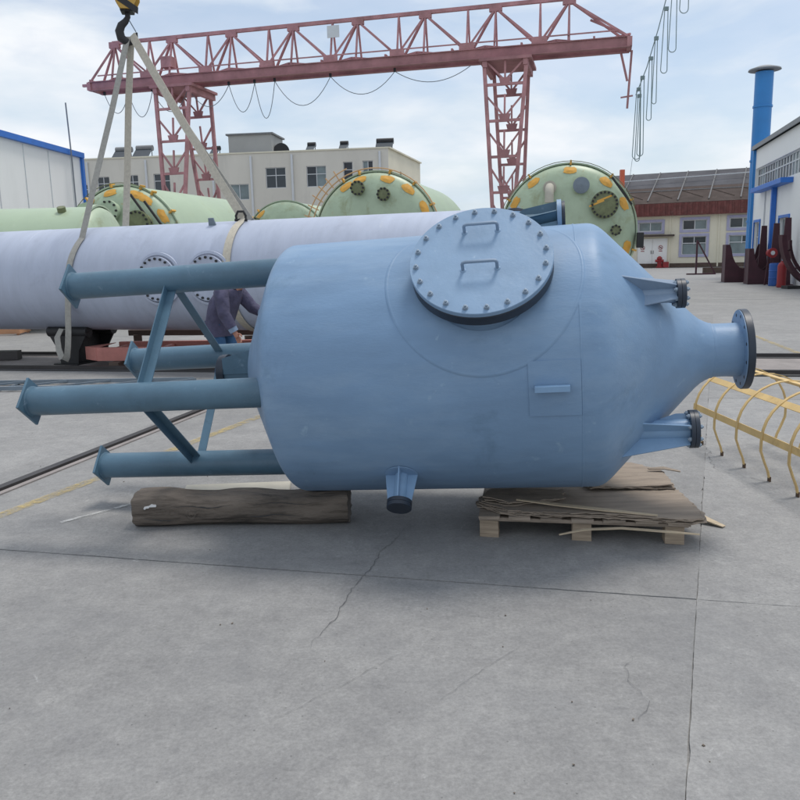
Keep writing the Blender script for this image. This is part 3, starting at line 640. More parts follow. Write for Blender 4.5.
for (x, y) in ((-4.6, 13.85), (-2.5, 13.15)): tag(MB().box((x, y, .165), (.14, .2, .33), rotz(.3)).build('timber_block', 'rust', smooth=0), 'short dark block under the %s end of the brown timber beam' % ('left' if x < -4 else 'right'), 'block', 'blocks under the timber beam')
# grey ladder flat on the ground
ld = thing('steel_ladder', 'narrow grey steel ladder lying flat on the ground at left', 'ladder', (-2.75, 10.1, 0), rotz(radians(178)))
ll = 4.6
for yy in (-.26, .26): MB().box((ll/2, yy, .04), (ll, .03, .05)).build('rail', 'steelgrey', ld, smooth=0)
rg = None
for k in range(8):
    x = .25+.58*k
    if rg is None: rg = MB().beam((-.28, -.25, 0), (.28, .25, 0), .03, .025).build('rung', 'steelgrey', ld, smooth=0); rg.location = (x, 0, .045)
    else: inst(rg, ld, T(x, 0, .045))
for x in (.3, 2.4, 4.3): MB().box((x, 0, .0075), (.05, .6, .015)).build('foot_strip', 'steelgrey', ld, smooth=0)
# black bent hose at the left edge
tag(MB().path([(-5.35, 9.9, .02), (-5.33, 9.92, .2), (-5.34, 9.94, .4), (-5.40, 9.96, .52), (-5.52, 9.98, .62), (-5.7, 10.0, .66), (-5.9, 10.0, .60), (-6.0, 10.0, .4), (-6.02, 10.0, .02)], .022, 10).build('bent_tube', 'rubber'), 'black bent tube arch standing at the left edge', 'tube')
# orange crate far left
cr = thing('crate', 'orange-brown crate standing far left beyond the column', 'crate', (-9.1, 18.2, 0), rotz(.1))
for zz in (.1, .26, .42):
    for yy in (-.35, .35): MB().box((0, yy, zz), (.9, .025, .13)).build('slat', 'crate', cr, smooth=0)
    for xx in (-.44, .44): MB().box((xx, 0, zz), (.025, .67, .13)).build('slat', 'crate', cr, smooth=0)
for xx in (-.40, .40):
    for yy in (-.31, .31): MB().box((xx, yy, .25), (.05, .05, .5)).build('corner_post', 'crate', cr, smooth=0)
tag(MB().beam((-9.2, 13.25, .09), (-6.4, 13.2, .09), .16, .15).build('steel_bar', 'railsteel', smooth=0), 'dark steel bar lying along the track at far left', 'bar')

# ------------------------------------------------------------------ hook and slings
HK = V3((-4.02, 12.85, 5.02))
hb_ = thing('hook_block', 'yellow and black crane hook block at the top of the photo', 'hook block', HK, rotz(.2))
hb_.scale = (1.2, 1.2, 1.2)
MB().plate([(-.17, -.12, .95), (.17, -.12, .95), (.15, -.12, .42), (.07, -.12, .27), (-.07, -.12, .27), (-.15, -.12, .42)], .03).build('cheek_plate', 'hookyellow', hb_, smooth=0)
MB().plate([(-.17, .12, .95), (.17, .12, .95), (.15, .12, .42), (.07, .12, .27), (-.07, .12, .27), (-.15, .12, .42)], .03).build('cheek_plate', 'hookyellow', hb_, smooth=0)
for (x0, z0) in ((-.16, .50), (-.16, .72), (-.16, .94)):
    MB().plate([(x0+.01, -.138, z0-.02), (x0+.31, -.138, z0-.22), (x0+.30, -.138, z0-.30), (x0+.01, -.138, z0-.11)], .004).build('black_stripe', 'black', hb_, smooth=0)
MB().tube((0, -.1, .75), (0, .1, .75), .15, n=32).build('sheave', 'black', hb_)
MB().tube((0, -.16, .75), (0, .16, .75), .035, n=16).build('pin', 'zinc', hb_)
MB().box((0, 0, .33), (.16, .20, .16)).build('trunnion', 'black', hb_, smooth=0, bevel=.01)
hpts = [(0, 0, .30), (0, 0, .16)]+[(-.03+.11*sin(t), 0, .01-.11*cos(t)+.0) for t in [radians(150-20*k) for k in range(15)]]
hr = [.035, .036]+[.034+.018*sin(pi*k/14) for k in range(15)]; hr[-1] = .015
hpts = [(0, 0, .30), (0, 0, .20), (-.03, 0, .15), (-.085, 0, .10), (-.115, 0, .03), (-.10, 0, -.05), (-.04, 0, -.095), (.03, 0, -.09), (.08, 0, -.04), (.095, 0, .02)]
MB().path(hpts, [.032, .034, .04, .05, .055, .056, .052, .042, .03, .012], 12).build('hook', 'black', hb_)
MB().beam((.085, 0, .03), (.01, 0, .17), .02, .012).build('latch', 'steelgrey', hb_, smooth=0)
for k in range(4):
    x = (-.11, .11)[k % 2]; y = (-.05, .05)[k//2]; MB().tube((x, y, .8), (x, y, 9), .011, n=6).build('wire_rope', 'black', hb_)
def Pp(s, ang, r=.8):   # point round the column's shell; ang 0 = facing the camera, 90 = top
    return PL+pd*s-pyv*cos(radians(ang))*r+pz*sin(radians(ang))*r
s1 = pipe_s(-5.0, 12.85)+.52; s2 = pipe_s(-2.3, 12.0)+.24
def arc(s, a0, a1, r=.813, ds=0, n=14): return [Pp(s+ds*k/n, a0+(a1-a0)*k/n, r) for k in range(n+1)]
hk = HK+V3((-.0, 0, -.045))
def strap(label, pts, m, wd=.10):
    return tag(MB().ribbon(pts, tuple(pd), wd, .010).build('webbing_sling', m, smooth=30), label, 'sling', 'lifting slings on the column')
# left sling: down the front of the column, slack loop underneath
sf = s1-.02
tp = Pp(sf, 50, .83)
pts = [hk+V3((-.02, -.02, 0)), lerp(hk, tp, .35), lerp(hk, tp, .7)]+arc(sf, 50, -8, .818, -.10)
def Fq(s, dep, z): q = PL+pd*s-pyv*dep; return V3((q.x, q.y, z))
pts += [Fq(sf-.12, .815, 1.05), Fq(sf-.16, .80, .82), Fq(sf-.20, .78, .58), Fq(sf-.25, .76, .36), Fq(sf-.31, .73, .20), Fq(sf-.39, .70, .12), Fq(sf-.48, .66, .15), Fq(sf-.56, .62, .28), Fq(sf-.62, .56, .46), Fq(sf-.60, .48, .58), Fq(sf-.57, .36, .56)]+arc(sf-.56, -108, -200, .818, .2)
strap('grey webbing sling down the column front with slack loop beneath', pts, 'webbing', .105)
sb = s1+.16
strap('pale webbing sling from the hook to behind the column', [hk+V3((.02, .02, 0)), lerp(hk, Pp(sb, 112, .815), .35), lerp(hk, Pp(sb, 112, .815), .7), *arc(sb, 110, 200, .818, -.4)], 'webpale', .12)
strap('wide pale webbing sling slanting from the hook down to the right', [hk+V3((.05, -.03, .02)), lerp(hk, Pp(s2-.02, 78, .85), .5), Pp(s2-.02, 78, .85), *arc(s2+.0, 68, -95, .818, .08, 24)], 'webpale', .12)
strap('grey webbing sling beside the wide one slanting down right', [hk+V3((.05, .05, .0)), lerp(hk, Pp(s2-.05, 98, .83), .5)+V3((0, 0, -.06)), *arc(s2-.05, 98, 220, .818, .1, 20)], 'webbing', .09)
shk = thing('shackle', 'black shackle where the right sling meets the column', 'shackle', Pp(s2-.02, 74, .82))
MB().path([(-.06, 0, .0), (-.07, 0, .07), (-.04, 0, .13), (.04, 0, .13), (.07, 0, .07), (.06, 0, .0)], .018, 8).build('bow', 'black', shk)
MB().tube((-.09, 0, .01), (.09, 0, .01), .02, n=10).build('pin', 'black', shk)

# ------------------------------------------------------------------ worker behind the vessel
def skin(name, verts, edges, radii, m, parent, sub=2, root=0):
    me = bpy.data.meshes.new(name); me.from_pydata(verts, edges, []); me.materials.append(M[m])
    o = bpy.data.objects.new(name, me); col.objects.link(o); o.parent = parent
    md = o.modifiers.new('skin', 'SKIN'); md.use_smooth_shade = True
    if not me.skin_vertices: raise RuntimeError('no skin layer')
    for i, r in enumerate(radii):
        sv = me.skin_vertices[0].data[i]; sv.radius = (r, r) if not isinstance(r, tuple) else r; sv.use_root = (i == root)
    sb_ = o.modifiers.new('subsurf', 'SUBSURF'); sb_.levels = sub; sb_.render_levels = sub
    return o
wk = thing('person', 'worker in purple-grey jacket and blue jeans bending beside the column', 'person', (-2.06, 9.1, 0), rotz(radians(-20)))
# local axes: +x = direction the worker faces (right), +y = away
J = dict(pel=(0, 0, .86), sp=(.03, 0, 1.02), ch=(.12, 0, 1.16), nk=(.25, 0, 1.29), hd0=(.29, 0, 1.33), hd1=(.36, 0, 1.37),
         shR=(.16, -.19, 1.22), elR=(.22, -.25, 1.00), wrR=(.31, -.20, .80), haR=(.34, -.18, .73),
         shL=(.16, .19, 1.22), elL=(.30, .24, 1.04), wrL=(.48, .18, .98), haL=(.54, .16, .96),
         hpR=(0, -.09, .82), knR=(.07, -.11, .47), anR=(0, -.12, .09), toR=(.16, -.13, .04),
         hpL=(0, .09, .82), knL=(.10, .12, .47), anL=(.06, .14, .09), toL=(.22, .15, .04))
K = list(J); ix = {k: i for i, k in enumerate(K)}
E_ = [('pel', 'sp'), ('sp', 'ch'), ('ch', 'nk'), ('nk', 'hd0'), ('hd0', 'hd1'), ('ch', 'shR'), ('shR', 'elR'), ('elR', 'wrR'), ('wrR', 'haR'), ('ch', 'shL'), ('shL', 'elL'), ('elL', 'wrL'), ('wrL', 'haL'),
      ('pel', 'hpR'), ('hpR', 'knR'), ('knR', 'anR'), ('anR', 'toR'), ('pel', 'hpL'), ('hpL', 'knL'), ('knL', 'anL'), ('anL', 'toL')]
RD = dict(pel=.12, sp=.115, ch=.125, nk=.055, hd0=.075, hd1=.095, shR=.06, elR=.042, wrR=.028, haR=.034, shL=.06, elL=.042, wrL=.028, haL=.034, hpR=.085, knR=.06, anR=.04, toR=.035, hpL=.085, knL=.06, anL=.04, toL=.035)
body = skin('body', [J[k] for k in K], [(ix[a], ix[b]) for a, b in E_], [RD[k] for k in K], 'skin', wk)
for side in ('R', 'L'):
    h = V3(J['ha'+side]); wv = (h-V3(J['wr'+side])).normalized(); sx = V3((1, 0, 0)) if side == 'R' else V3((0, 0, 1)); sx = (sx-wv*sx.dot(wv)).normalized(); nn = wv.cross(sx)
    for k, (off, ln_) in enumerate(((-.028, .065), (-.010, .078), (.009, .074), (.027, .058))):
        b0 = h+sx*off; skin('finger', [tuple(b0-wv*.01), tuple(b0+wv*ln_*.5+nn*.006), tuple(b0+wv*ln_*.85+nn*.022), tuple(b0+wv*ln_+nn*.036)], [(0, 1), (1, 2), (2, 3)], [.010, .009, .0085, .007], 'skin', body, 1)
    b0 = h-wv*.045+sx*.028; skin('finger', [tuple(b0), tuple(b0+sx*.028+wv*.02), tuple(b0+sx*.032+wv*.05+nn*.01)], [(0, 1), (1, 2)], [.012, .010, .008], 'skin', body, 1)
def sub_skin(name, keys, edges, rad, m, extra=None):
    vs = [J[k] if isinstance(k, str) else k for k in keys]
    return skin(name, vs, edges, rad, m, body)
mid = lambda a, b, t: tuple(lerp(J[a], J[b], t))
mb = MB(); rings = [((-.02, 0, .735), .155, .205), ((-.01, 0, .80), .16, .21), ((.0, 0, .90), .15, .20), ((.04, 0, 1.02), .15, .205), ((.09, 0, 1.13), .15, .215), ((.14, 0, 1.21), .135, .20), ((.19, 0, 1.26), .10, .14), ((.235, 0, 1.275), .07, .075)]
nn_ = 22; vs = []; rw = random.Random(4)
for k, (c, rx, ry) in enumerate(rings):
    for i in range(nn_):
        t = 2*pi*i/nn_; wr = 1+(.035*sin(5*t+k*1.7)+.02*sin(9*t+k))*(1 if k < 5 else .3)
        vs.append(V3(c)+V3((cos(t)*rx*wr, sin(t)*ry*wr, -cos(t)*rx*.12*k*.4)))
mb.add(vs, [(k*nn_+i, k*nn_+(i+1) % nn_, (k+1)*nn_+(i+1) % nn_, (k+1)*nn_+i) for k in range(len(rings)-1) for i in range(nn_)])
for s_ in 'RL':
    mb.path([V3(J['sh'+s_])+V3((0, .07 if s_ == 'R' else -.07, .0)), J['sh'+s_], mid('sh'+s_, 'el'+s_, .35), mid('sh'+s_, 'el'+s_, .7), J['el'+s_], mid('el'+s_, 'wr'+s_, .35), mid('el'+s_, 'wr'+s_, .75)], [.085, .088, .080, .074, .070, .064, .058], 16)
mb.build('jacket', 'jacket', body, smooth=60)
for s_ in 'RL':
    a_, b2 = V3(J['el'+s_]), V3(J['wr'+s_]); MB().tube(lerp(a_, b2, .72), lerp(a_, b2, .98), .054, .050, 14).build('cuff', 'cuff', body)
tv = [J['pel'], J['hpR'], J['knR'], (J['anR'][0], J['anR'][1], .11), J['hpL'], J['knL'], (J['anL'][0], J['anL'][1], .11)]
skin('jeans', tv, [(0, 1), (1, 2), (2, 3), (0, 4), (4, 5), (5, 6)], [.11, .095, .078, .066, .095, .078, .066], 'denim', body)
for s_ in 'RL':
    a_ = V3(J['an'+s_]); t_ = V3(J['to'+s_]); skin('shoe', [tuple(a_+V3((-.05, 0, -.04))), tuple(lerp(a_, t_, .5)+V3((0, 0, -.015))), tuple(t_+V3((.03, 0, .0)))], [(0, 1), (1, 2)], [.045, .047, .036], 'rubber', body, 2)
hc = V3(J['hd1'])
MB().lathe([(-.02, .088), (.03, .092), (.07, .080), (.095, .05), (.105, .01)], hc-V3((.01, 0, .0)), (-.15, 0, 1), 20, cap=False).build('hair', 'hair', body)
nose = skin('nose', [tuple(hc+V3((.06, 0, .0))), tuple(hc+V3((.092, 0, -.028)))], [(0, 1)], [.012, .014], 'skin', body, 1)
for sy in (-.034, .034):
    MB().lathe([(-.01, .002), (-.006, .011), (.0, .013), (.006, .010), (.01, .002)], hc+V3((.066, sy, .005)), (1, 0, 0), 12).build('eye', 'hair', body)
    MB().lathe([(-.008, .004), (-.004, .026), (.004, .028), (.008, .01)], hc+V3((.0, sy*2.3, -.01)), (0, 1, 0), 12).build('ear', 'skin', body)
MB().box(hc+V3((.062, 0, -.055)), (.012, .045, .008)).build('mouth', 'salmon', body, smooth=0, bevel=.003)

# ------------------------------------------------------------------ green tanks
TD = V3((.236, .9717, 0))
def tank(label, x, y, r, ln, zb, axis=None, group='green tanks in the yard'):
    d = (axis or TD).normalized(); side = V3((d.y, -d.x, 0))
    # local x = along the tank away from the head, y = left, z = up
    rot = Matrix((d, V3((-d.y, d.x, 0)), V3((0, 0, 1)))).transposed()
    t = thing('storage_tank', label, 'tank', (x, y, 0), rot, group); zc = zb+r
    MB().lathe([(0, r), (ln*.5, r), (ln, r)], (0, 0, zc), (1, 0, 0), 72, cap=False).build('shell', 'green', t)
    prof = [(r*.30*math.sqrt(max(0, 1-(q/10)**2)), r*q/10) for q in (10, 9.6, 9, 8, 6.5, 5, 3, .05)]
    MB().lathe(prof, (0, 0, zc), (-1, 0, 0), 72, cap=False).build('front_head', 'greenhead', t)
    MB().lathe(prof, (ln, 0, zc), (1, 0, 0), 72, cap=False).build('rear_head', 'green', t)
    MB().lathe([(-.06, r+.005), (-.06, r+.05), (.06, r+.05), (.06, r+.005)], (0, 0, zc), (1, 0, 0), 72, cap=False).build('rim_band', 'greenhead', t)
    for sx in (ln*.22, ln*.78):
        poly = [(sx, -r*.75, .01), (sx, r*.75, .01)]+[(sx, r*sin(q), zc-r*1.002*cos(q)) for q in [radians(50-12.5*k) for k in range(9)]]
        MB().plate(poly, .2).build('saddle', 'rust', t, smooth=0)
    t['zc'] = zc
    return t, zc, r
def head_x(r, rho): return -r*.30*math.sqrt(max(0, 1-(rho/r)**2))
def head_noz(t, zc, r, y, z, rn, ln, m='greenhead', blind=None, bolts=0, elbow=False):
    x = head_x(r, math.hypot(y, z)); o = MB()
    if elbow:
        pts = [(x+.1, y, zc+z), (x-.12, y, zc+z), (x-.24, y, zc+z-.03), (x-.32, y, zc+z-.12), (x-.35, y, zc+z-.24), (x-.35, y, zc+z-.45)]
        n_ = o.path(pts, rn, 16).build('nozzle', m, t)
        MB().lathe([(0, rn*1.5), (.06, rn*1.5)], (x-.06, y, zc+z), (-1, 0, 0), 24).build('flange', m, n_)
        return n_
    n_ = o.tube((x+.1, y, zc+z), (x-ln, y, zc+z), rn*.8, n=24).build('nozzle', m, t)
    MB().lathe([(ln-.05, rn), (ln, rn), (ln, .01)], (x, y, zc+z), (-1, 0, 0), 32, cap=False).build('flange', m, n_, smooth=30)
    if blind: MB().lathe([(ln+.005, rn), (ln+.05, rn), (ln+.06, rn*.9), (ln+.06, .01)], (x, y, zc+z), (-1, 0, 0), 32, cap=False).build('blind_flange', blind, n_, smooth=30)
    for k in range(bolts):
        a = 2*pi*k/bolts; c = V3((x-ln-.03, y+cos(a)*rn*.88, zc+z+sin(a)*rn*.88)); MB().tube(c, c-V3((.07, 0, 0)), .035, n=6).build('bolt', 'black', n_)
    return n_
def lug(t, zc, r, ang, w_=.28, long=.5, two=False):
    a = radians(ang); u = V3((0, -cos(a), sin(a))); tg = V3((0, sin(a), cos(a))); c = V3((-.02, 0, zc))+u*(r+.02)
    o = MB().box(c-u*.14, (long*.4, w_*1.6, .10), Matrix((V3((1, 0, 0)), tg, u)).transposed()).build('lug', 'orange', t, smooth=0)
    MB().box(c+u*.02, (long*.5, .05, .14), Matrix((V3((1, 0, 0)), tg, u)).transposed()).build('fin', 'orange', o, smooth=0)
    rw = random.Random(int(ang*7)); vs = []
    for k in range(12):     # brushed-on paint round the lug, lying on the head
        th = 2*pi*k/12; rr = (cos(th)**4+sin(th)**4)**-.25*rw.uniform(.82, 1.08); pt = u*(r-.20+.11*rr*sin(th))+tg*(w_*.9*rr*cos(th)); vs.append(V3((head_x(r, pt.length)-.012, pt.y, zc+pt.z)))
    cpt = u*(r-.20); vs.append(V3((head_x(r, cpt.length)-.025, cpt.y, zc+cpt.z)))
    MB().add(vs, [(k, (k+1) % 12, 12) for k in range(12)]).build('paint_patch', 'orange', o, smooth=0)
def stay(t, zc, r, a0, a1, off=.07, rad=.012, m='greendark'):
    pts = [V3((-.25, -cos(radians(a))*(r+off), zc+sin(radians(a))*(r+off))) for a in [a0+(a1-a0)*k/20 for k in range(21)]]
    MB().path(pts, rad, 6).build('edge_rail', m, t)

# near right tank: head nearly square to the camera   (local +y = left in the picture)
t, zc, r = tank('green tank right of the manhole cover, its round head facing us', 5.24, 24.6, 2.02, 6.2, .15)
head_noz(t, zc, r, .52, 1.32, .13, .3, 'board', elbow=True)
head_noz(t, zc, r, -.40, 1.34, .24, .18, 'greenhead', 'steelgrey')
head_noz(t, zc, r, -1.08, .76, .40, .22, 'greendark', 'greendark', 20)
head_noz(t, zc, r, -1.42, 0.02, .15, .14, 'greenhead', 'greendark', 8)
head_noz(t, zc, r, .2, -.6, .3, .2, 'greenhead', 'greendark', 12)
for a in (124, 88, 52, 26, -16, 150): lug(t, zc, r, a, .24)
for y in (-1.06, -1.28): MB().beam((-.72, y, zc+.88-(y+1.06)*.6), (-.72, y+.42, zc+.72-(y+1.06)*.6), .05, .05).build('handle_bar', 'orange', t, smooth=0)
stay(t, zc, r, 20, 168)
MB().box((-.1, -r-.12, zc-.28), (.35, .2, .45)).build('side_box', 'black', t, smooth=0, bevel=.02)
MB().beam((-.35, -1.28, zc+1.55), (-.35, -1.86, zc+.75), .06, .06).build('rim_bar', 'black', t, smooth=0)
# middle tank
t, zc, r = tank('green tank with tan edge rails, between the crane legs', -.62, 25.6, 2.02, 6.3, .15)
head_noz(t, zc, r, .42, 1.50, .22, .2, 'greendark', 'greendark', 10)
head_noz(t, zc, r, -.42, 1.28, .20, .2, 'greendark', 'greendark', 10)
for a in (104, 76, 52, 28, 120): lug(t, zc, r, a, .26)
stay(t, zc, r, 20, 165, .10, .02, 'scaff'); stay(t, zc, r, 112, 168, .28, .02, 'scaff')
for a in (122, 130, 138, 146, 154, 162):
    u = V3((0, -cos(radians(a)), sin(radians(a)))); MB().beam(V3((-.25, 0, zc))+u*(r+.02), V3((-.25, 0, zc))+u*(r+.42), .035, .035).build('rail_bracket', 'scaff', t, smooth=0)
# left tank
t, zc, r = tank('green tank with pipe elbows and orange lugs behind the slings', -8.45, 25.2, 1.94, 6.2, .02)
head_noz(t, zc, r, 1.05, 1.05, .26, .3, 'greenhead', elbow=True)
head_noz(t, zc, r, 1.45, .75, .20, .3, 'greendark', elbow=True)
head_noz(t, zc, r, .1, 1.15, .32, .22, 'greenhead', 'greenhead', 10)
head_noz(t, zc, r, -.85, .72, .42, .25, 'greendark', 'greendark', 16)
for a in (70, 58, 34, 100, 128): lug(t, zc, r, a, .28)
for k in range(2): MB().beam((-.62, -.62-k*.45, zc+1.62-k*.22), (-.62, -1.25-k*.45, zc+.75-k*.22), .06, .06).build('stay_bar', 'black', t, smooth=0)
stay(t, zc, r, 60, 168)
# small one behind, between left and middle
t, zc, r = tank('farther pale green tank between the two lug-rimmed tanks', -5.0, 36.5, 2.0, 5, .10)
for a in (128, 140): lug(t, zc, r, a, .3)
head_noz(t, zc, r, 1.2, 1.0, .3, .2, 'greendark', 'greendark', 8)
# side-on tank at far left
t, zc, r = tank('pale green tank lying side-on at the left edge before the white shed', -7.35, 20.0, 1.42, 7.5, .1, V3((-1, .03, 0)))
MB().plate([(3.0, -.2, zc+r-.03), (3.35, -.2, zc+r-.03), (3.2, -.2, zc+r+.0), (3.0, -.2, zc+r+.22)], .12).build('lifting_lug', 'steelgrey', t, smooth=0)
MB().lathe([(0, .1), (.12, .1), (.12, .01)], (.65, .6, zc+r*.9), (0, .4, 1), 16).build('nozzle', 'greendark', t)
for k in range(3): MB().lathe([(4.6+.33*k, r+.002), (4.66+.33*k, r+.018), (4.72+.33*k, r+.002)], (0, 0, zc), (1, 0, 0), 72, cap=False).build('stiffening_ring', 'green', t)

# ------------------------------------------------------------------ gantry crane
GE = V3((-14.71, 40.25, 0)); GG = V3((9.67, 34.0, 0)); gd = (GG-GE).normalized(); GL = (GG-GE).length
grot = Matrix((gd, V3((-gd.y, gd.x, 0)), V3((0, 0, 1)))).transposed()
gc = thing('gantry_crane', 'faded red lattice gantry crane spanning the yard against the sky', 'gantry crane', GE, grot)
ZB, ZT, WB = 9.70, 11.93, .95; ZC = ZB+.46; YT = WB/2
tn = [(.064+.1217*k)*GL-.35 for k in range(8)]; bn = [(.003+.1217*k)*GL for k in range(9)]
bn[0] = 0; bn[-1] = GL
def mem(name, p, q, wd, h_, m='crane', par=gc, ref=(0, 0, 1)): return MB().beam(p, q, wd, h_, ref).build(name, m, par, smooth=0)
mem('top_chord', (tn[0]-.1, YT, ZT), (tn[-1]+.1, YT, ZT), .15, .15)
for y in (0, WB):
    mb = MB().box((GL/2, y, ZB+.23), (GL, .05, .40)); mb.box((GL/2, y, ZB+.04), (GL, .22, .035)).box((GL/2, y, ZB+.43), (GL, .20, .035))
    mb.build('lower_chord', 'cranedk', gc, smooth=0)
for k, x in enumerate(tn):
    mem('top_gusset', (x-.27, YT, ZT-.10), (x+.27, YT, ZT-.10), .18, .28)
    for y in (0, WB):
        mem('diagonal', (x, YT, ZT-.1), (bn[k] if k else 0.1, y, ZC), .085, .085)
        mem('diagonal', (x, YT, ZT-.1), (bn[k+1] if k < 7 else GL-.1, y, ZC), .085, .085)
        mem('vertical', (x, YT, ZT-.1), (x, y, ZC), .075, .075)
for k in range(1, 8):
    x = bn[k]
    for y in (0, WB):
        mem('vertical', (x, YT, ZT), (x, y, ZC), .075, .075)
        mem('bottom_gusset', (x-.32, y, ZC+.10), (x+.32, y, ZC+.10), .10, .26)
for k in range(17):
    x0 = GL*k/17; x1 = GL*(k+1)/17
    mem('lacing', (x0, 0 if k % 2 else WB, ZC+.06), (x1, WB if k % 2 else 0, ZC+.06), .08, .08)
    mem('cross_tie', (x0+.05, 0, ZC+.06), (x0+.05, WB, ZC+.06), .08, .08)
mem('walkway_rail', (0.5, 0, ZC+.24), (GL-.5, 0, ZC+.24), .05, .05)
def lattice_leg(xc, y_top, y_bot, wt, wb, z_top, z_bot):
    lg_ = MB(); n = 6
    def pt(sx, f): return V3((xc+sx*(wt+(wb-wt)*f)/2, y_top+(y_bot-y_top)*f, z_top+(z_bot-z_top)*f))
    root = mem('leg_chord', pt(-1, 0), pt(-1, 1), .15, .15)
    mem('leg_chord', pt(1, 0), pt(1, 1), .15, .15)
    for k in range(n):
        f0, f1 = k/n, (k+1)/n; c = (pt(-1, f0)*.25+pt(1, f0)*.25+pt(-1, f1)*.25+pt(1, f1)*.25); b_ = (pt(-1, f1)+pt(1, f1))/2
        gz = lerp((pt(-1, f0)+pt(1, f0))/2, b_, .62)
        if k < n-1:
            for sx in (-1, 1): mem('leg_brace', pt(sx, f0), gz, .075, .075)
            mem('leg_tie', pt(-1, lerp((f0, 0, 0), (f1, 0, 0), .72).x), pt(1, lerp((f0, 0, 0), (f1, 0, 0), .72).x), .09, .11)
            mem('leg_post', (pt(-1, f0)+pt(1, f0))/2, gz, .075, .075)
            MB().plate([gz+V3((-.26, -.02, .12)), gz+V3((.26, -.02, .12)), gz+V3((.17, -.02, -.20)), gz+V3((-.17, -.02, -.20))], .10).build('leg_gusset', 'cranedk', gc, smooth=0)
        else:
            mem('leg_brace', pt(-1, f0), pt(1, f1), .09, .09); mem('leg_brace', pt(1, f0), pt(-1, f1), .09, .09)
for xc in (.182*GL, .800*GL):
    lattice_leg(xc, -.25, -1.1, 1.80, .55, ZB-.05, .75)
    lattice_leg(xc, 2.0, 3.3, 1.55, .70, ZB-.05, .75)
    mem('leg_platform', (xc-1.1, .85, ZB-.10), (xc+1.1, .85, ZB-.10), 2.6, .12, 'cranedk')
    mem('head_beam', (xc-.85, -.4, ZB-.28), (xc-.85, 2.2, ZB-.28), .2, .24); mem('head_beam', (xc+.85, -.4, ZB-.28), (xc+.85, 2.2, ZB-.28), .2, .24)
    mem('end_carriage', (xc, -1.8, .56), (xc, 4.0, .56), .45, .40, 'cranedk')
    for y in (-1.5, 3.7): MB().tube((xc-.09, y, .29), (xc+.09, y, .29), .28, n=24).build('wheel', 'black', gc)
MB().box((.165*GL, .3, ZC+.62), (.55, .5, .5)).build('control_cabinet', 'crane', gc, smooth=0, bevel=.02)
mem('sign_plate', (.497*GL-.28, -.02, ZT-.55), (.497*GL+.28, -.02, ZT-.55), .03, .5, 'frame')
mem('end_beam', (.02, -.1, ZB+.24), (.02, WB+.1, ZB+.24), .2, .36); mem('end_beam', (GL-.02, -.1, ZB+.24), (GL-.02, WB+.1, ZB+.24), .2, .36)
mem('end_stub', (-.35, 0, ZB+.3), (0, 0, ZB+.3), .12, .12)
# hanging bracket at the right end
mem('end_bracket', (GL-.35, WB, ZB+.1), (GL-.05, WB, ZB-1.1), .09, .09); mem('end_bracket', (GL+.1, WB, ZB+.1), (GL-.02, WB, ZB-2.2), .09, .09); mem('end_bracket', (GL-.3, WB, ZB-1.75), (GL+.2, WB, ZB-1.7), .06, .06)
mem('end_stay', (GL-1.6, YT, ZC+.85), (GL+.0, YT, ZC+.08), .08, .08)
# festoon cable under the girder
xs = [0.6, 1.9, 3.2, 5.1, 7.2, 8.5, 9.5, 12.2, 15.2, 18.6]; dp = [.9, 1.15, 1.0, .9, 1.25, 1.6, 1.15, .85, .55, .3]
for k in range(len(xs)-1):
    n = 14; pts = [V3((xs[k]+(xs[k+1]-xs[k])*i/n, .3, ZB-.12-dp[k]*(1-(2*i/n-1)**2))) for i in range(n+1)]
    MB().path(pts, .017, 5).build('festoon_cable', 'cablegrey', gc)
    MB().box((xs[k], .3, ZB-.06), (.10, .08, .16)).build('cable_trolley', 'black', gc, smooth=0)
# bunched hanging cable loops right of the crane
hc_ = thing('hanging_cable', 'bunched grey-green cable loops hanging at the top right of the crane', 'cable', (10.0, 34.5, 0))
loops = [(.30, 9.7, 8.2, 5.4, .34), (.28, 9.5, 7.9, 5.3, .20), (.36, 9.4, 8.6, 5.5, .26), (.62, 9.2, 9.3, 6.9, .20), (.72, 8.9, 10.0, 7.5, .18), (.95, 8.5, 11.0, 8.6, .26), (1.12, 8.1, 12.4, 9.3, .30), (1.35, 7.6, 14.0, 10.6, .34)]
for (x, yy, zt, zb_, wd) in loops:
    pts = [(x+wd/2*.6, yy-9.4, zt)]+[(x+wd/2*cos(a), yy-9.4, zb_+wd/2+sin(a)*wd/2) for a in [radians(0-18*k) for k in range(11)]]+[(x-wd/2*.4, yy-9.4, zt)]
    pts = [pts[0], lerp(pts[0], pts[1], .5)]+pts[1:-1]+[lerp(pts[-2], pts[-1], .5), pts[-1]]
    MB().path(pts, .018, 6).build('cable_loop', 'cable', hc_); MB().box((x+wd*.05, yy-9.4, zt+.03), (.16, .10, .14)).build('cable_carrier', 'cable', hc_, smooth=0)
MB().path([(.2, .3, 8.0), (.5, -.1, 9.0), (.8, -.5, 10.4), (1.15, -1.2, 12.6), (1.5, -2.0, 15.5), (1.8, -3, 19)], .02, 6).build('carrier_wire', 'cable', hc_)
MB().path([(.08, .1, 5.4), (-.05, .1, 4.2), (-.12, .1, 2.8), (-.2, .1, .1)], .008, 4).build('tail_wire', 'cablegrey', hc_)

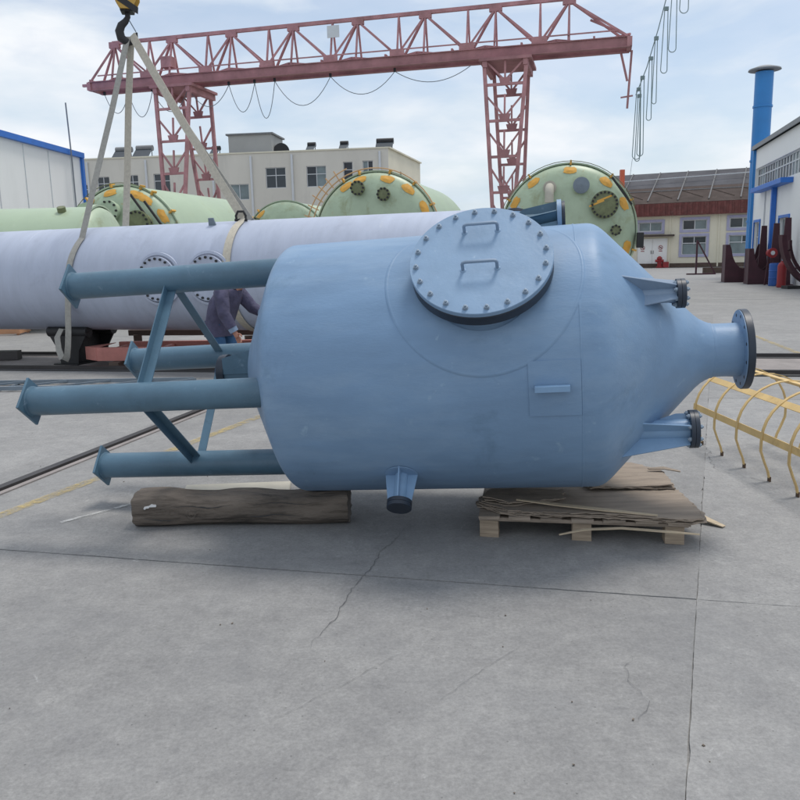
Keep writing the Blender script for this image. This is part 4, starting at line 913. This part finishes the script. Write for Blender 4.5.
# ------------------------------------------------------------------ buildings
def wall_grid(w_, h_, holes, depth=.18):
    """front wall in local x-z plane at y=0 with real openings and reveals (holes: x0,x1,z0,z1)"""
    xs = sorted({0, w_, *[q for h in holes for q in h[:2]]}); zs = sorted({0, h_, *[q for h in holes for q in h[2:4]]}); mb = MB()
    for i in range(len(xs)-1):
        for j in range(len(zs)-1):
            cx, cz = (xs[i]+xs[i+1])/2, (zs[j]+zs[j+1])/2
            if any(h[0] < cx < h[1] and h[2] < cz < h[3] for h in holes): continue
            mb.add([(xs[i], 0, zs[j]), (xs[i+1], 0, zs[j]), (xs[i+1], 0, zs[j+1]), (xs[i], 0, zs[j+1])], [(0, 1, 2, 3)])
    for (x0, x1, z0, z1) in [h[:4] for h in holes]:
        for a, b in (((x0, z0), (x1, z0)), ((x1, z0), (x1, z1)), ((x1, z1), (x0, z1)), ((x0, z1), (x0, z0))):
            mb.add([(a[0], 0, a[1]), (b[0], 0, b[1]), (b[0], depth, b[1]), (a[0], depth, a[1])], [(0, 1, 2, 3)])
    return mb
def window(par, x0, x1, z0, z1, nx=2, nz=2, m='glass', depth=.18, fw_=.05, surround=None, y0=0):
    mb = MB(); yc = y0+depth-.05
    w_ = x1-x0; h_ = z1-z0
    for x in (x0+fw_/2, x1-fw_/2): mb.box((x, yc, (z0+z1)/2), (fw_, .06, h_))
    for z in (z0+fw_/2, z1-fw_/2): mb.box(((x0+x1)/2, yc, z), (w_-2*fw_, .06, fw_))
    for k in range(1, nx): mb.box((x0+w_*k/nx, yc, (z0+z1)/2), (fw_, .05, h_-2*fw_))
    for k in range(1, nz): mb.box(((x0+x1)/2, yc, z0+h_*(k/nz if nz != 2 else .62)), (w_-2*fw_, .04, fw_))
    f = mb.build('window', 'frame', par, smooth=0)
    for i in range(nx):
        MB().box((x0+w_*(i+.5)/nx, yc+.022, (z0+z1)/2), (w_/nx-.01, .012, h_-.02)).build('pane', m if random.random() < .7 else 'glasspale', f, smooth=0)
    if surround:
        s_ = MB(); t_ = .22
        s_.box(((x0+x1)/2, y0-.03, z1+t_/2), (w_+2*t_, .08, t_)).box(((x0+x1)/2, y0-.03, z0-t_/2), (w_+2*t_, .08, t_))
        for x in (x0-t_/2, x1+t_/2): s_.box((x, y0-.03, (z0+z1)/2), (t_, .076, h_))
        s_.build('surround', surround, f, smooth=0)
    return f
# beige two-storey block
BC = V3((-.47, 60, 0)); BL = V3((-23.86, 63, 0)); BR = V3((2.18, 70.5, 0))
bd = (BC-BL).normalized(); bw = (BC-BL).length+6; B0 = BL-bd*6; bh = 9.33
mbd = thing('office_building', 'beige two-storey flat-roofed block behind the crane', 'building', B0, Matrix((bd, V3((-bd.y, bd.x, 0)), V3((0, 0, 1)))).transposed())
def bx(px, Y=61.5): return ((px-400)/785.7*Y-B0.x)/bd.x
wins = []
for (px, w2, zc_, hh, nx, nz_) in [(92, .55, 7.0, 1.0, 1, 2), (112, 1.0, 7.35, 1.35, 2, 2), (142, .95, 7.4, 1.35, 2, 2), (172, 1.3, 7.4, 1.4, 2, 2), (249, 1.5, 6.55, 1.15, 2, 1), (285.5, 1.55, 7.5, 1.5, 2, 2), (325, 1.5, 7.5, 1.5, 2, 2), (355.5, .72, 7.72, 1.5, 1, 2), (374.5, .78, 7.75, 1.5, 2, 2)]:
    x = bx(px); wins.append((x-w2/2, x+w2/2, zc_-hh/2, zc_+hh/2, nx, nz_))
for px in (112, 142, 172, 210, 249, 287, 326, 360): x = bx(px); wins.append((x-.75, x+.75, 3.6, 5.0, 2, 2))
for px in (112, 172, 249, 326): x = bx(px); wins.append((x-.75, x+.75, .9, 2.4, 2, 2))
wall_grid(bw, bh, wins).build('wall', 'wallmid', mbd, smooth=0)
for q in wins: window(mbd, *q[:4], q[4], q[5], 'glass' if q[4] != 2 or q[5] != 1 else 'glasspale')
bdep = (BR-BC).length
sw = [(3.5, 4.0, 7.0, 8.0), (6.5, 7.0, 6.9, 7.7), (8.5, 9.0, 4, 5)]
side = wall_grid(bdep, bh, sw); sdx = (BR-BC).normalized(); lx = V3((sdx.dot(bd), sdx.dot(V3((-bd.y, bd.x, 0))), 0))
side.v = [tuple(V3((bw, 0, 0))+lx*v[0]+V3((-lx.y, lx.x, 0))*v[1]+V3((0, 0, v[2]))) for v in side.v]
side.build('side_wall', 'wallcream', mbd, smooth=0)  # paler than the beige front: the sunlit side is put into the wall colour
for (x0, x1, z0, z1) in sw:
    c = V3((bw, 0, 0))+lx*(x0+x1)/2+V3((-lx.y, lx.x, 0))*.12; MB().box((c.x, c.y, (z0+z1)/2), (.04, x1-x0, z1-z0), None).build('pane', 'glass', mbd, smooth=0)
MB().add([(0, 0, bh-.25), (bw, 0, bh-.25), (bw+lx.x*bdep, lx.y*bdep, bh-.25), (0, lx.y*bdep, bh-.25)], [(0, 1, 2, 3)]).build('roof', 'roofgrit', mbd, smooth=0)
MB().add([(0, 0, 0), (0, lx.y*bdep, 0), (0, lx.y*bdep, bh), (0, 0, bh)], [(0, 1, 2, 3)]).build('wall', 'wallmid', mbd, smooth=0)
MB().box((bw/2, .08, bh+.04), (bw+.1, .3, .10)).build('parapet_cap', 'wallcream', mbd, smooth=0)
MB().beam(V3((bw, 0, bh+.04)), V3((bw, 0, bh+.04))+lx*bdep, .3, .1).build('parapet_cap', 'wallcream', mbd, smooth=0)
for px in (97, 157, 224, 262, 302, 386): x = bx(px); MB().tube((x, -.08, .2), (x, -.08, bh-.2), .09, n=8).build('drainpipe', 'frame', mbd)
rb = MB().box((bx(256.5), 3, bh+.75), (3.4, 3.2, 1.6)).build('stair_head', 'stairgrey', mbd, smooth=0); MB().box((bx(256.5), 3, bh+1.6), (3.7, 3.5, .12)).build('cap_slab', 'roofgrit', rb, smooth=0)
MB().lathe([(0, .01), (0, .62), (.35, .62), (.35, .01)], (bx(283), 2.5, bh+.35), (.5, -1, 0), 24).build('vent_fan', 'black', mbd)
# rooftop solar water heaters
def heater(px, y, kind):
    c = B0+bd*bx(px)+V3((-bd.y, bd.x, 0))*y
    h = thing('solar_heater', {0: 'grey rooftop water heater left of the crane leg', 1: 'small water heater on the beige roof behind the crane leg', 2: 'water heater on the beige roof right of the crane leg', 3: 'dark rooftop water heater near the middle of the beige roof', 4: 'dark rooftop water heater towards the right of the beige roof', 5: 'grey rooftop water heater at the right corner of the beige roof'}[kind], 'water heater', (c.x, c.y, bh-.25), rotz(math.atan2(bd.y, bd.x)), 'water heaters on the beige roof')
    dark = 'black' if kind > 1 else 'roofgrit'; h.scale = (1, 1, .8 if kind in (3, 4, 2) else 1); s_ = .5 if kind in (3, 4, 2) else 1.1
    MB().tube((-.6*s_, 0, 1.15), (.6*s_, 0, 1.15), .22, n=14).build('water_tank', dark, h)
    MB().plate([(-.6*s_, -1.0, .35), (.6*s_, -1.0, .35), (.6*s_, -.15, 1.05), (-.6*s_, -.15, 1.05)], .06).build('collector_panel', 'glass', h, smooth=0)
    for x in (-.5*s_, .5*s_): MB().beam((x, .1, 0), (x, 0, 1.0), .05, .05).build('stand', dark, h, smooth=0); MB().beam((x, -1.0, 0), (x, -1.0, .35), .05, .05).build('stand', dark, h, smooth=0)
for k, (px, y) in enumerate(((124, 2), (148, 1.6), (222, 1.5), (317, 1.6), (349, 1.6), (386, 3))): heater(px, y, k)
# white shed on the left
sh = thing('shed', 'white panelled shed with bright blue trim at the left edge', 'shed', (-15.37, 40, 0), rotz(radians(-90-3.4)))
# local x runs from the far corner toward the camera, wall faces local +y side
slen = 30
MB().box((slen/2, -6.5, 3.32), (slen, 13, 6.64)).build('wall', 'white', sh, smooth=0)
for k in range(14): MB().box((1.1+k*2.15, .012, 3.3), (.03, .03, 6.5)).build('panel_joint', 'frame', sh, smooth=0)
MB().box((slen/2, .06, 6.72), (slen+.2, .22, .24)).build('gutter', 'trimblue', sh, smooth=0)
MB().box((-.02, .05, 3.3), (.22, .14, 6.6)).build('corner_trim', 'trimblue', sh, smooth=0)
MB().add([(0, .1, 6.8), (slen, .1, 6.8), (slen, -6.5, 8.2), (0, -6.5, 8.2), (0, -13.1, 6.8), (slen, -13.1, 6.8)], [(0, 1, 2, 3), (3, 2, 5, 4)]).build('roof', 'trimblue', sh, smooth=0)
tag(MB().path([(-15.2, 38.5, 0), (-15.2, 38.5, 6.5), (-15.25, 38.5, 8.9)], .035, 6).build('antenna', 'cablegrey'), 'thin pole rising beside the corner of the white shed', 'pole')
# cream workshop far right
FL = V3((17.2, 73.6, 0)); FR = V3((36.5, 64.3, 0)); fd = (FR-FL).normalized(); fwid = (FR-FL).length; fh = 4.5
fb = thing('workshop', 'cream workshop with lilac window surrounds and dark ribbed roof', 'building', FL, Matrix((fd, V3((-fd.y, fd.x, 0)), V3((0, 0, 1)))).transposed())
def fx(px):
    k = (px-400)/785.7*1.0; # ray x = k*y on the ground plan
    return (k*FL.y-FL.x)/(fd.x-k*fd.y)
fwn = []
for px0, px1, z0, z1 in ((637, 660, 3.15, 3.95), (680, 704, 3.2, 4.05), (726, 752, 3.25, 4.1), (680, 704, 1.1, 2.65), (726, 752, 1.1, 2.65)): fwn.append((fx(px0), fx(px1), z0, z1))
door = (fx(636.5), fx(666), 0, 2.55)
wall_grid(fwid, fh, fwn+[door], .22).build('wall', 'wallcream', fb, smooth=0)
for k, q in enumerate(fwn): 
    f = window(fb, *q, 2, 1 if k < 3 else 2, 'glass', .2, .07, 'lilac')
    if k > 2: MB().box(((q[0]+q[1])/2, .115, q[2]+.45), (q[1]-q[0]-.2, .01, .85)).build('lower_panel', 'glasspale', f, smooth=0)
dw = (door[1]-door[0])/2
for k in range(2):
    x = door[0]+dw*(k+.5); dl = MB().box((x, .1, 1.27), (dw-.02, .06, 2.52)).build('door', 'white', fb, smooth=0)
    xs_ = door[0]+dw*(.35 if k == 0 else 1.55); c = V3((xs_, .05, 1.75))
    MB().lathe([(0, .19), (.015, .19), (.015, .15), (0, .15)], c, (0, -1, 0), 24, cap=False).build('prohibition_sign', 'red', dl)
    MB().beam(c+V3((-.12, -.012, .12)), c+V3((.12, -.012, -.12)), .02, .04).build('sign_bar', 'red', dl, smooth=0)
    MB().box(c+V3((0, -.005, 0)), (.16, .008, .07)).build('sign_symbol', 'black', dl, smooth=0)
    MB().box(c+V3((0, -.005, -.3)), (.3, .008, .06)).build('sign_caption', 'red', dl, smooth=0)
    MB().beam((door[0]+dw*(.93 if k == 0 else 1.07), .05, 1.2), (door[0]+dw*(.93 if k == 0 else 1.07), .05, 1.5), .04, .04).build('handle', 'black', dl, smooth=0)
MB().box((door[0]+dw*1.05, -.3, 2.78), (dw*2+1.0, .7, .14)).build('door_canopy', 'roofdark', fb, smooth=0)
MB().box((fwid/2, -.02, .18), (fwid, .06, .36)).build('plinth', 'rust', fb, smooth=0)
for px in (668, 716): MB().box((fx(px), -.03, 2.3), (.12, .10, 4.5)).build('drainpipe', 'wallcream', fb)
# corrugated red fascia
mb = MB(); nf = 96
for k in range(nf): mb.box((fwid*(k+.5)/nf, -.45-(.05 if k % 2 else 0), fh+.5), (fwid/nf*.98, .10, 1.02))
fa = mb.build('fascia', 'fascia', fb, smooth=0)
MB().box((fwid/2, -.25, fh-.02), (fwid, .6, .06)).build('soffit', 'fascia', fb, smooth=0)
rz0, rz1, rd = fh+1.0, 8.75, 8.0
def rp_(x, f): return V3((x, -.3+rd*f, rz0+(rz1-rz0)*f))
MB().plate([rp_(0, 0), rp_(fwid, 0), rp_(fwid, .48), rp_(0, .48)], .1).build('roof', 'roofdark', fb, smooth=0)
MB().plate([rp_(0, .485), rp_(fwid, .485), rp_(fwid, 1), rp_(0, 1)], .1).build('roof_upper', 'roofgrey', fb, smooth=0)
for k in range(9):
    x = fwid*(k+.2)/8.5; MB().beam(rp_(x, .05)+V3((0, 0, .12)), rp_(x, .98)+V3((0, 0, .12)), .10, .10).build('rib', 'ribdark', fb, smooth=0)
    if k < 8: MB().beam(rp_(x+.1, .35)+V3((0, 0, .1)), rp_(x+2.0, .12)+V3((0, 0, .1)), .04, .04).build('roof_stay', 'rust', fb, smooth=0)
MB().beam(rp_(0, .62)+V3((0, -.3, .35)), rp_(fwid, .78)+V3((0, -.3, .35)), .08, .08).build('roof_pipe', 'frame', fb, smooth=0)
MB().beam(rp_(0, .36)+V3((0, 0, .12)), rp_(fwid, .36)+V3((0, 0, .12)), .06, .06).build('purlin', 'rib', fb, smooth=0)
MB().box((fwid/2, rd-.3, rz1/2), (fwid, .2, rz1-.1)).build('rear_wall', 'wallcream', fb, smooth=0)
tag(MB().beam((19.0, 68, 0), (19.0, 68, 8.2), .35, .35).build('red_post', 'pole', smooth=0), 'orange-red post in front of the dark ribbed roof', 'post')
# white hall with blue trim at the right edge
RC = V3((18.62, 42, 0)); rd_ = V3((-.2425, -1, 0)).normalized()      # local x: from the far corner towards the camera
rb = thing('factory_hall', 'white factory hall with blue canopy and window band at the right edge', 'building', RC, Matrix((rd_, V3((-rd_.y, rd_.x, 0)), V3((0, 0, 1)))).transposed())
# local +y points to the right, away from the yard
rl = 24; rh = 6.5
band = (.15, 19, 4.55, 5.55); lw = [(.6, 2.0, .9, 2.85), (6.2, 8.0, .9, 2.85), (11, 14, .9, 2.85)]
wall_grid(rl, rh, [band]+lw, .2).build('wall', 'white', rb, smooth=0)
f = window(rb, *band, 34, 2, 'glass', .2, .06)
for q in lw: window(rb, *q, 4, 2, 'glass', .2, .05, None); 
for q in lw: MB().box(((q[0]+q[1])/2, -.02, q[3]+.06), (q[1]-q[0]+.2, .06, .12)).build('window_trim', 'trimblue', rb, smooth=0); [MB().box((x, -.02, (q[2]+q[3])/2), (.1, .06, q[3]-q[2])).build('window_trim', 'trimblue', rb, smooth=0) for x in (q[0]-.05, q[1]+.05)]
MB().add([(0, 0, 0), (0, 14, 0), (0, 14, rh), (0, 0, rh)], [(0, 1, 2, 3)]).build('end_wall', 'white', rb, smooth=0)
MB().add([(rl, 0, 0), (rl, 14, 0), (rl, 14, rh), (rl, 0, rh)], [(0, 1, 2, 3)]).build('end_wall', 'white', rb, smooth=0)
MB().box((rl/2, 7, rh+.08), (rl+.3, 14.3, .16)).build('roof', 'rib', rb, smooth=0)
MB().box((rl/2, -.12, rh+.1), (rl+.3, .18, .2)).build('gutter', 'rib', rb, smooth=0)
MB().box((5.0, -.25, 4.36), (6.6, .5, .22)).build('canopy', 'trimblue', rb, smooth=0, bevel=.02)
for x in (5.3,): MB().box((x, -.12, 2.2), (.22, .2, 4.3)).build('canopy_post', 'trimblue', rb, smooth=0)
for x in (3.0, 4.4): MB().box((x, -.03, 2.2), (.07, .06, 4.2)).build('drainpipe', 'frame', rb, smooth=0)
MB().box((-.06, -.06, rh/2), (.16, .16, rh)).build('corner_trim', 'stackblue', rb, smooth=0)
# blue flue stack
ch = thing('flue_stack', 'tall blue flue stack with a flat cap behind the white hall', 'stack', (19.78, 44.2, 0))
MB().tube((0, 0, 0), (0, 0, 10.75), .46, n=40).build('pipe', 'stackblue', ch)
MB().lathe([(11.1, .02), (11.05, .35), (10.9, .80), (10.84, .82), (10.82, .72), (10.84, .02)], (0, 0, 0), (0, 0, 1), 40, cap=False).build('cap', 'rib', ch)
for z in (3.0, 6.2, 9.0): MB().lathe([(z-.05, .462), (z-.05, .50), (z+.05, .50), (z+.05, .462)], (0, 0, 0), (0, 0, 1), 40, cap=False).build('flange_ring', 'stackblue', ch)
MB().tube((.62, -.1, 3), (.62, -.1, 7.4), .03, n=6).build('conduit', 'rib', ch)

# ------------------------------------------------------------------ steel and clutter by the white hall
def cradle(label, x, y, rz, w_, hh, rr):
    c = thing('steel_cradle', label, 'cradle', (x, y, 0), rotz(rz), 'maroon cradles by the white hall')
    for yy in (-.5, .5):
        poly = [(-w_/2, yy, 0), (w_/2, yy, 0), (w_/2, yy, hh)]+[(w_/2-.18, yy, hh)]+[(rr*sin(radians(a)), yy, hh+.05-(hh-.55)*cos(radians(a))) for a in (78, 60, 40, 20, 0, -20, -40, -60, -78)]+[(-w_/2+.18, yy, hh), (-w_/2, yy, hh)]
        MB().plate(poly, .05).build('web_plate', 'maroon', c, smooth=0)
    for xx in (-w_/2+.05, w_/2-.05): MB().box((xx, 0, hh/2), (.08, 1.0, hh)).build('side_plate', 'maroon', c, smooth=0)
    MB().box((0, 0, .06), (w_, 1.1, .10)).build('base_plate', 'maroon', c, smooth=0)
    return c
cradle('maroon U-shaped steel cradle left of the stacked red and blue gear', 16.35, 37.6, -.25, 1.75, 1.75, .64)
cradle('maroon U-shaped steel cradle close to the white hall wall', 16.15, 35.2, -.25, 1.3, 1.55, .45)
for k, (x, y, h_) in enumerate(((16.65, 36.3, 2.55), (16.4, 34.6, 2.6), (15.86, 32.5, 2.75))):
    p = thing('steel_upright', ('maroon upright plate left of the red hose reel', 'maroon upright plate right of the red hose reel', 'tallest maroon upright plate before the hall window')[k], 'upright', (x, y, 0), rotz(-.3), 'maroon uprights by the white hall')
    MB().plate([(-.22, 0, 0), (.22, 0, 0), (.11, 0, h_), (-.11, 0, h_)], .12).build('plate', 'maroon', p, smooth=0); MB().box((0, 0, .04), (.6, .5, .08)).build('foot', 'maroon', p, smooth=0); MB().box((0, .16, h_*.4), (.05, .22, h_*.8)).build('stiffener', 'maroon', p, smooth=0)
rl_ = thing('hose_reel', 'red reel on a stand between the maroon uprights', 'reel', (15.95, 34.0, 0))
MB().tube((0, -.12, 1.35), (0, .12, 1.35), .17, n=28).build('drum', 'red', rl_); MB().tube((0, -.15, 1.35), (0, -.12, 1.35), .21, n=28).build('rim', 'red', rl_)
MB().tube((0, -.17, 1.35), (0, -.15, 1.35), .09, n=20).build('hub', 'frame', rl_)
for x in (-.2, .2): MB().beam((x, 0, 0), (x*.4, 0, 1.3), .06, .06).build('stand', 'maroon', rl_, smooth=0)
dm = thing('drum', 'bright blue drum beside the red reel at the hall', 'drum', (15.75, 33.0, 0)); MB().lathe([(0, .27), (.02, .29), (.3, .29), (.32, .305), (.34, .29), (.6, .29), (.62, .305), (.64, .29), (.9, .29), (.92, .27)], (0, 0, 0), (0, 0, 1), 28).build('body', 'bluedrum', dm); MB().lathe([(.921, .02), (.921, .24), (.94, .25), (.94, .02)], (0, 0, 0), (0, 0, 1), 28, cap=False).build('lid', 'bluedrum', dm)
gb = thing('gas_cylinder', 'red gas cylinder standing in front of the maroon uprights', 'cylinder', (15.3, 31.6, 0)); MB().lathe([(0, .15), (.02, .17), (.85, .17), (.95, .13), (1.0, .06), (1.05, .05)], (0, 0, 0), (0, 0, 1), 20).build('body', 'red', gb); MB().tube((0, 0, 1.05), (0, 0, 1.15), .035, n=10).build('valve', 'zinc', gb)
# big curved maroon arc leaning at the right edge
ar = thing('curved_arc_frame', 'large curved maroon ring segment at the right edge of the yard', 'arc', (15.25, 30.5, 0))
pts = [(-.55+1.9*(1-cos(radians(a))), 0, 2.05-2.05*sin(radians(a))) for a in range(0, 91, 6)]
MB().ribbon(pts, (0, 1, 0), .30, .16).build('arc', 'maroon', ar, smooth=40)
pts2 = [(p[0]+.5, .4, p[2]*.85+.1) for p in pts]; MB().ribbon(pts2, (0, 1, 0), .12, .10).build('inner_arc', 'maroon', ar, smooth=40)
for a, b in ((3, 2), (7, 6), (11, 9)): MB().beam(pts[a], pts2[b], .06, .06).build('spoke', 'maroon', ar, smooth=0)
MB().box((-.1, 0, .06), (.5, .5, .12)).build('foot_block', 'black', ar, smooth=0)
# slim A-frame with beam near the cream workshop
af = thing('a_frame', 'slim dark red A-frame stand before the cream workshop', 'stand', (18.6, 49.5, 0), rotz(-.2))
MB().beam((0, 0, 0), (0, 0, 2.1), .10, .10).build('post', 'maroon', af, smooth=0); MB().beam((.05, 0, 2.0), (1.15, 0, 0), .08, .08).build('strut', 'maroon', af, smooth=0); MB().beam((0, 0, .7), (.75, 0, .7), .06, .06).build('tie', 'maroon', af, smooth=0)
MB().box((.3, 0, .04), (1.7, .3, .08)).build('base', 'maroon', af, smooth=0)
tag(MB().beam((19.4, 50.5, .22), (24.5, 48.2, .22), .25, .36).build('steel_beam', 'rust', smooth=0), 'long brown steel beam on the ground beside the A-frame', 'beam')
hy = thing('hydrant', 'small red hydrant beside the white workshop door', 'hydrant', (23.05, 70.0, 0)); MB().lathe([(0, .28), (.1, .28), (.1, .18), (.7, .18), (.8, .24), (.9, .2), (1.0, .08)], (0, 0, 0), (0, 0, 1), 16).build('body', 'red', hy); MB().tube((-.35, 0, .6), (.35, 0, .6), .12, n=12).build('outlet', 'red', hy); MB().box((.55, .1, .25), (.5, .4, .5)).build('valve_box', 'red', hy, smooth=0)
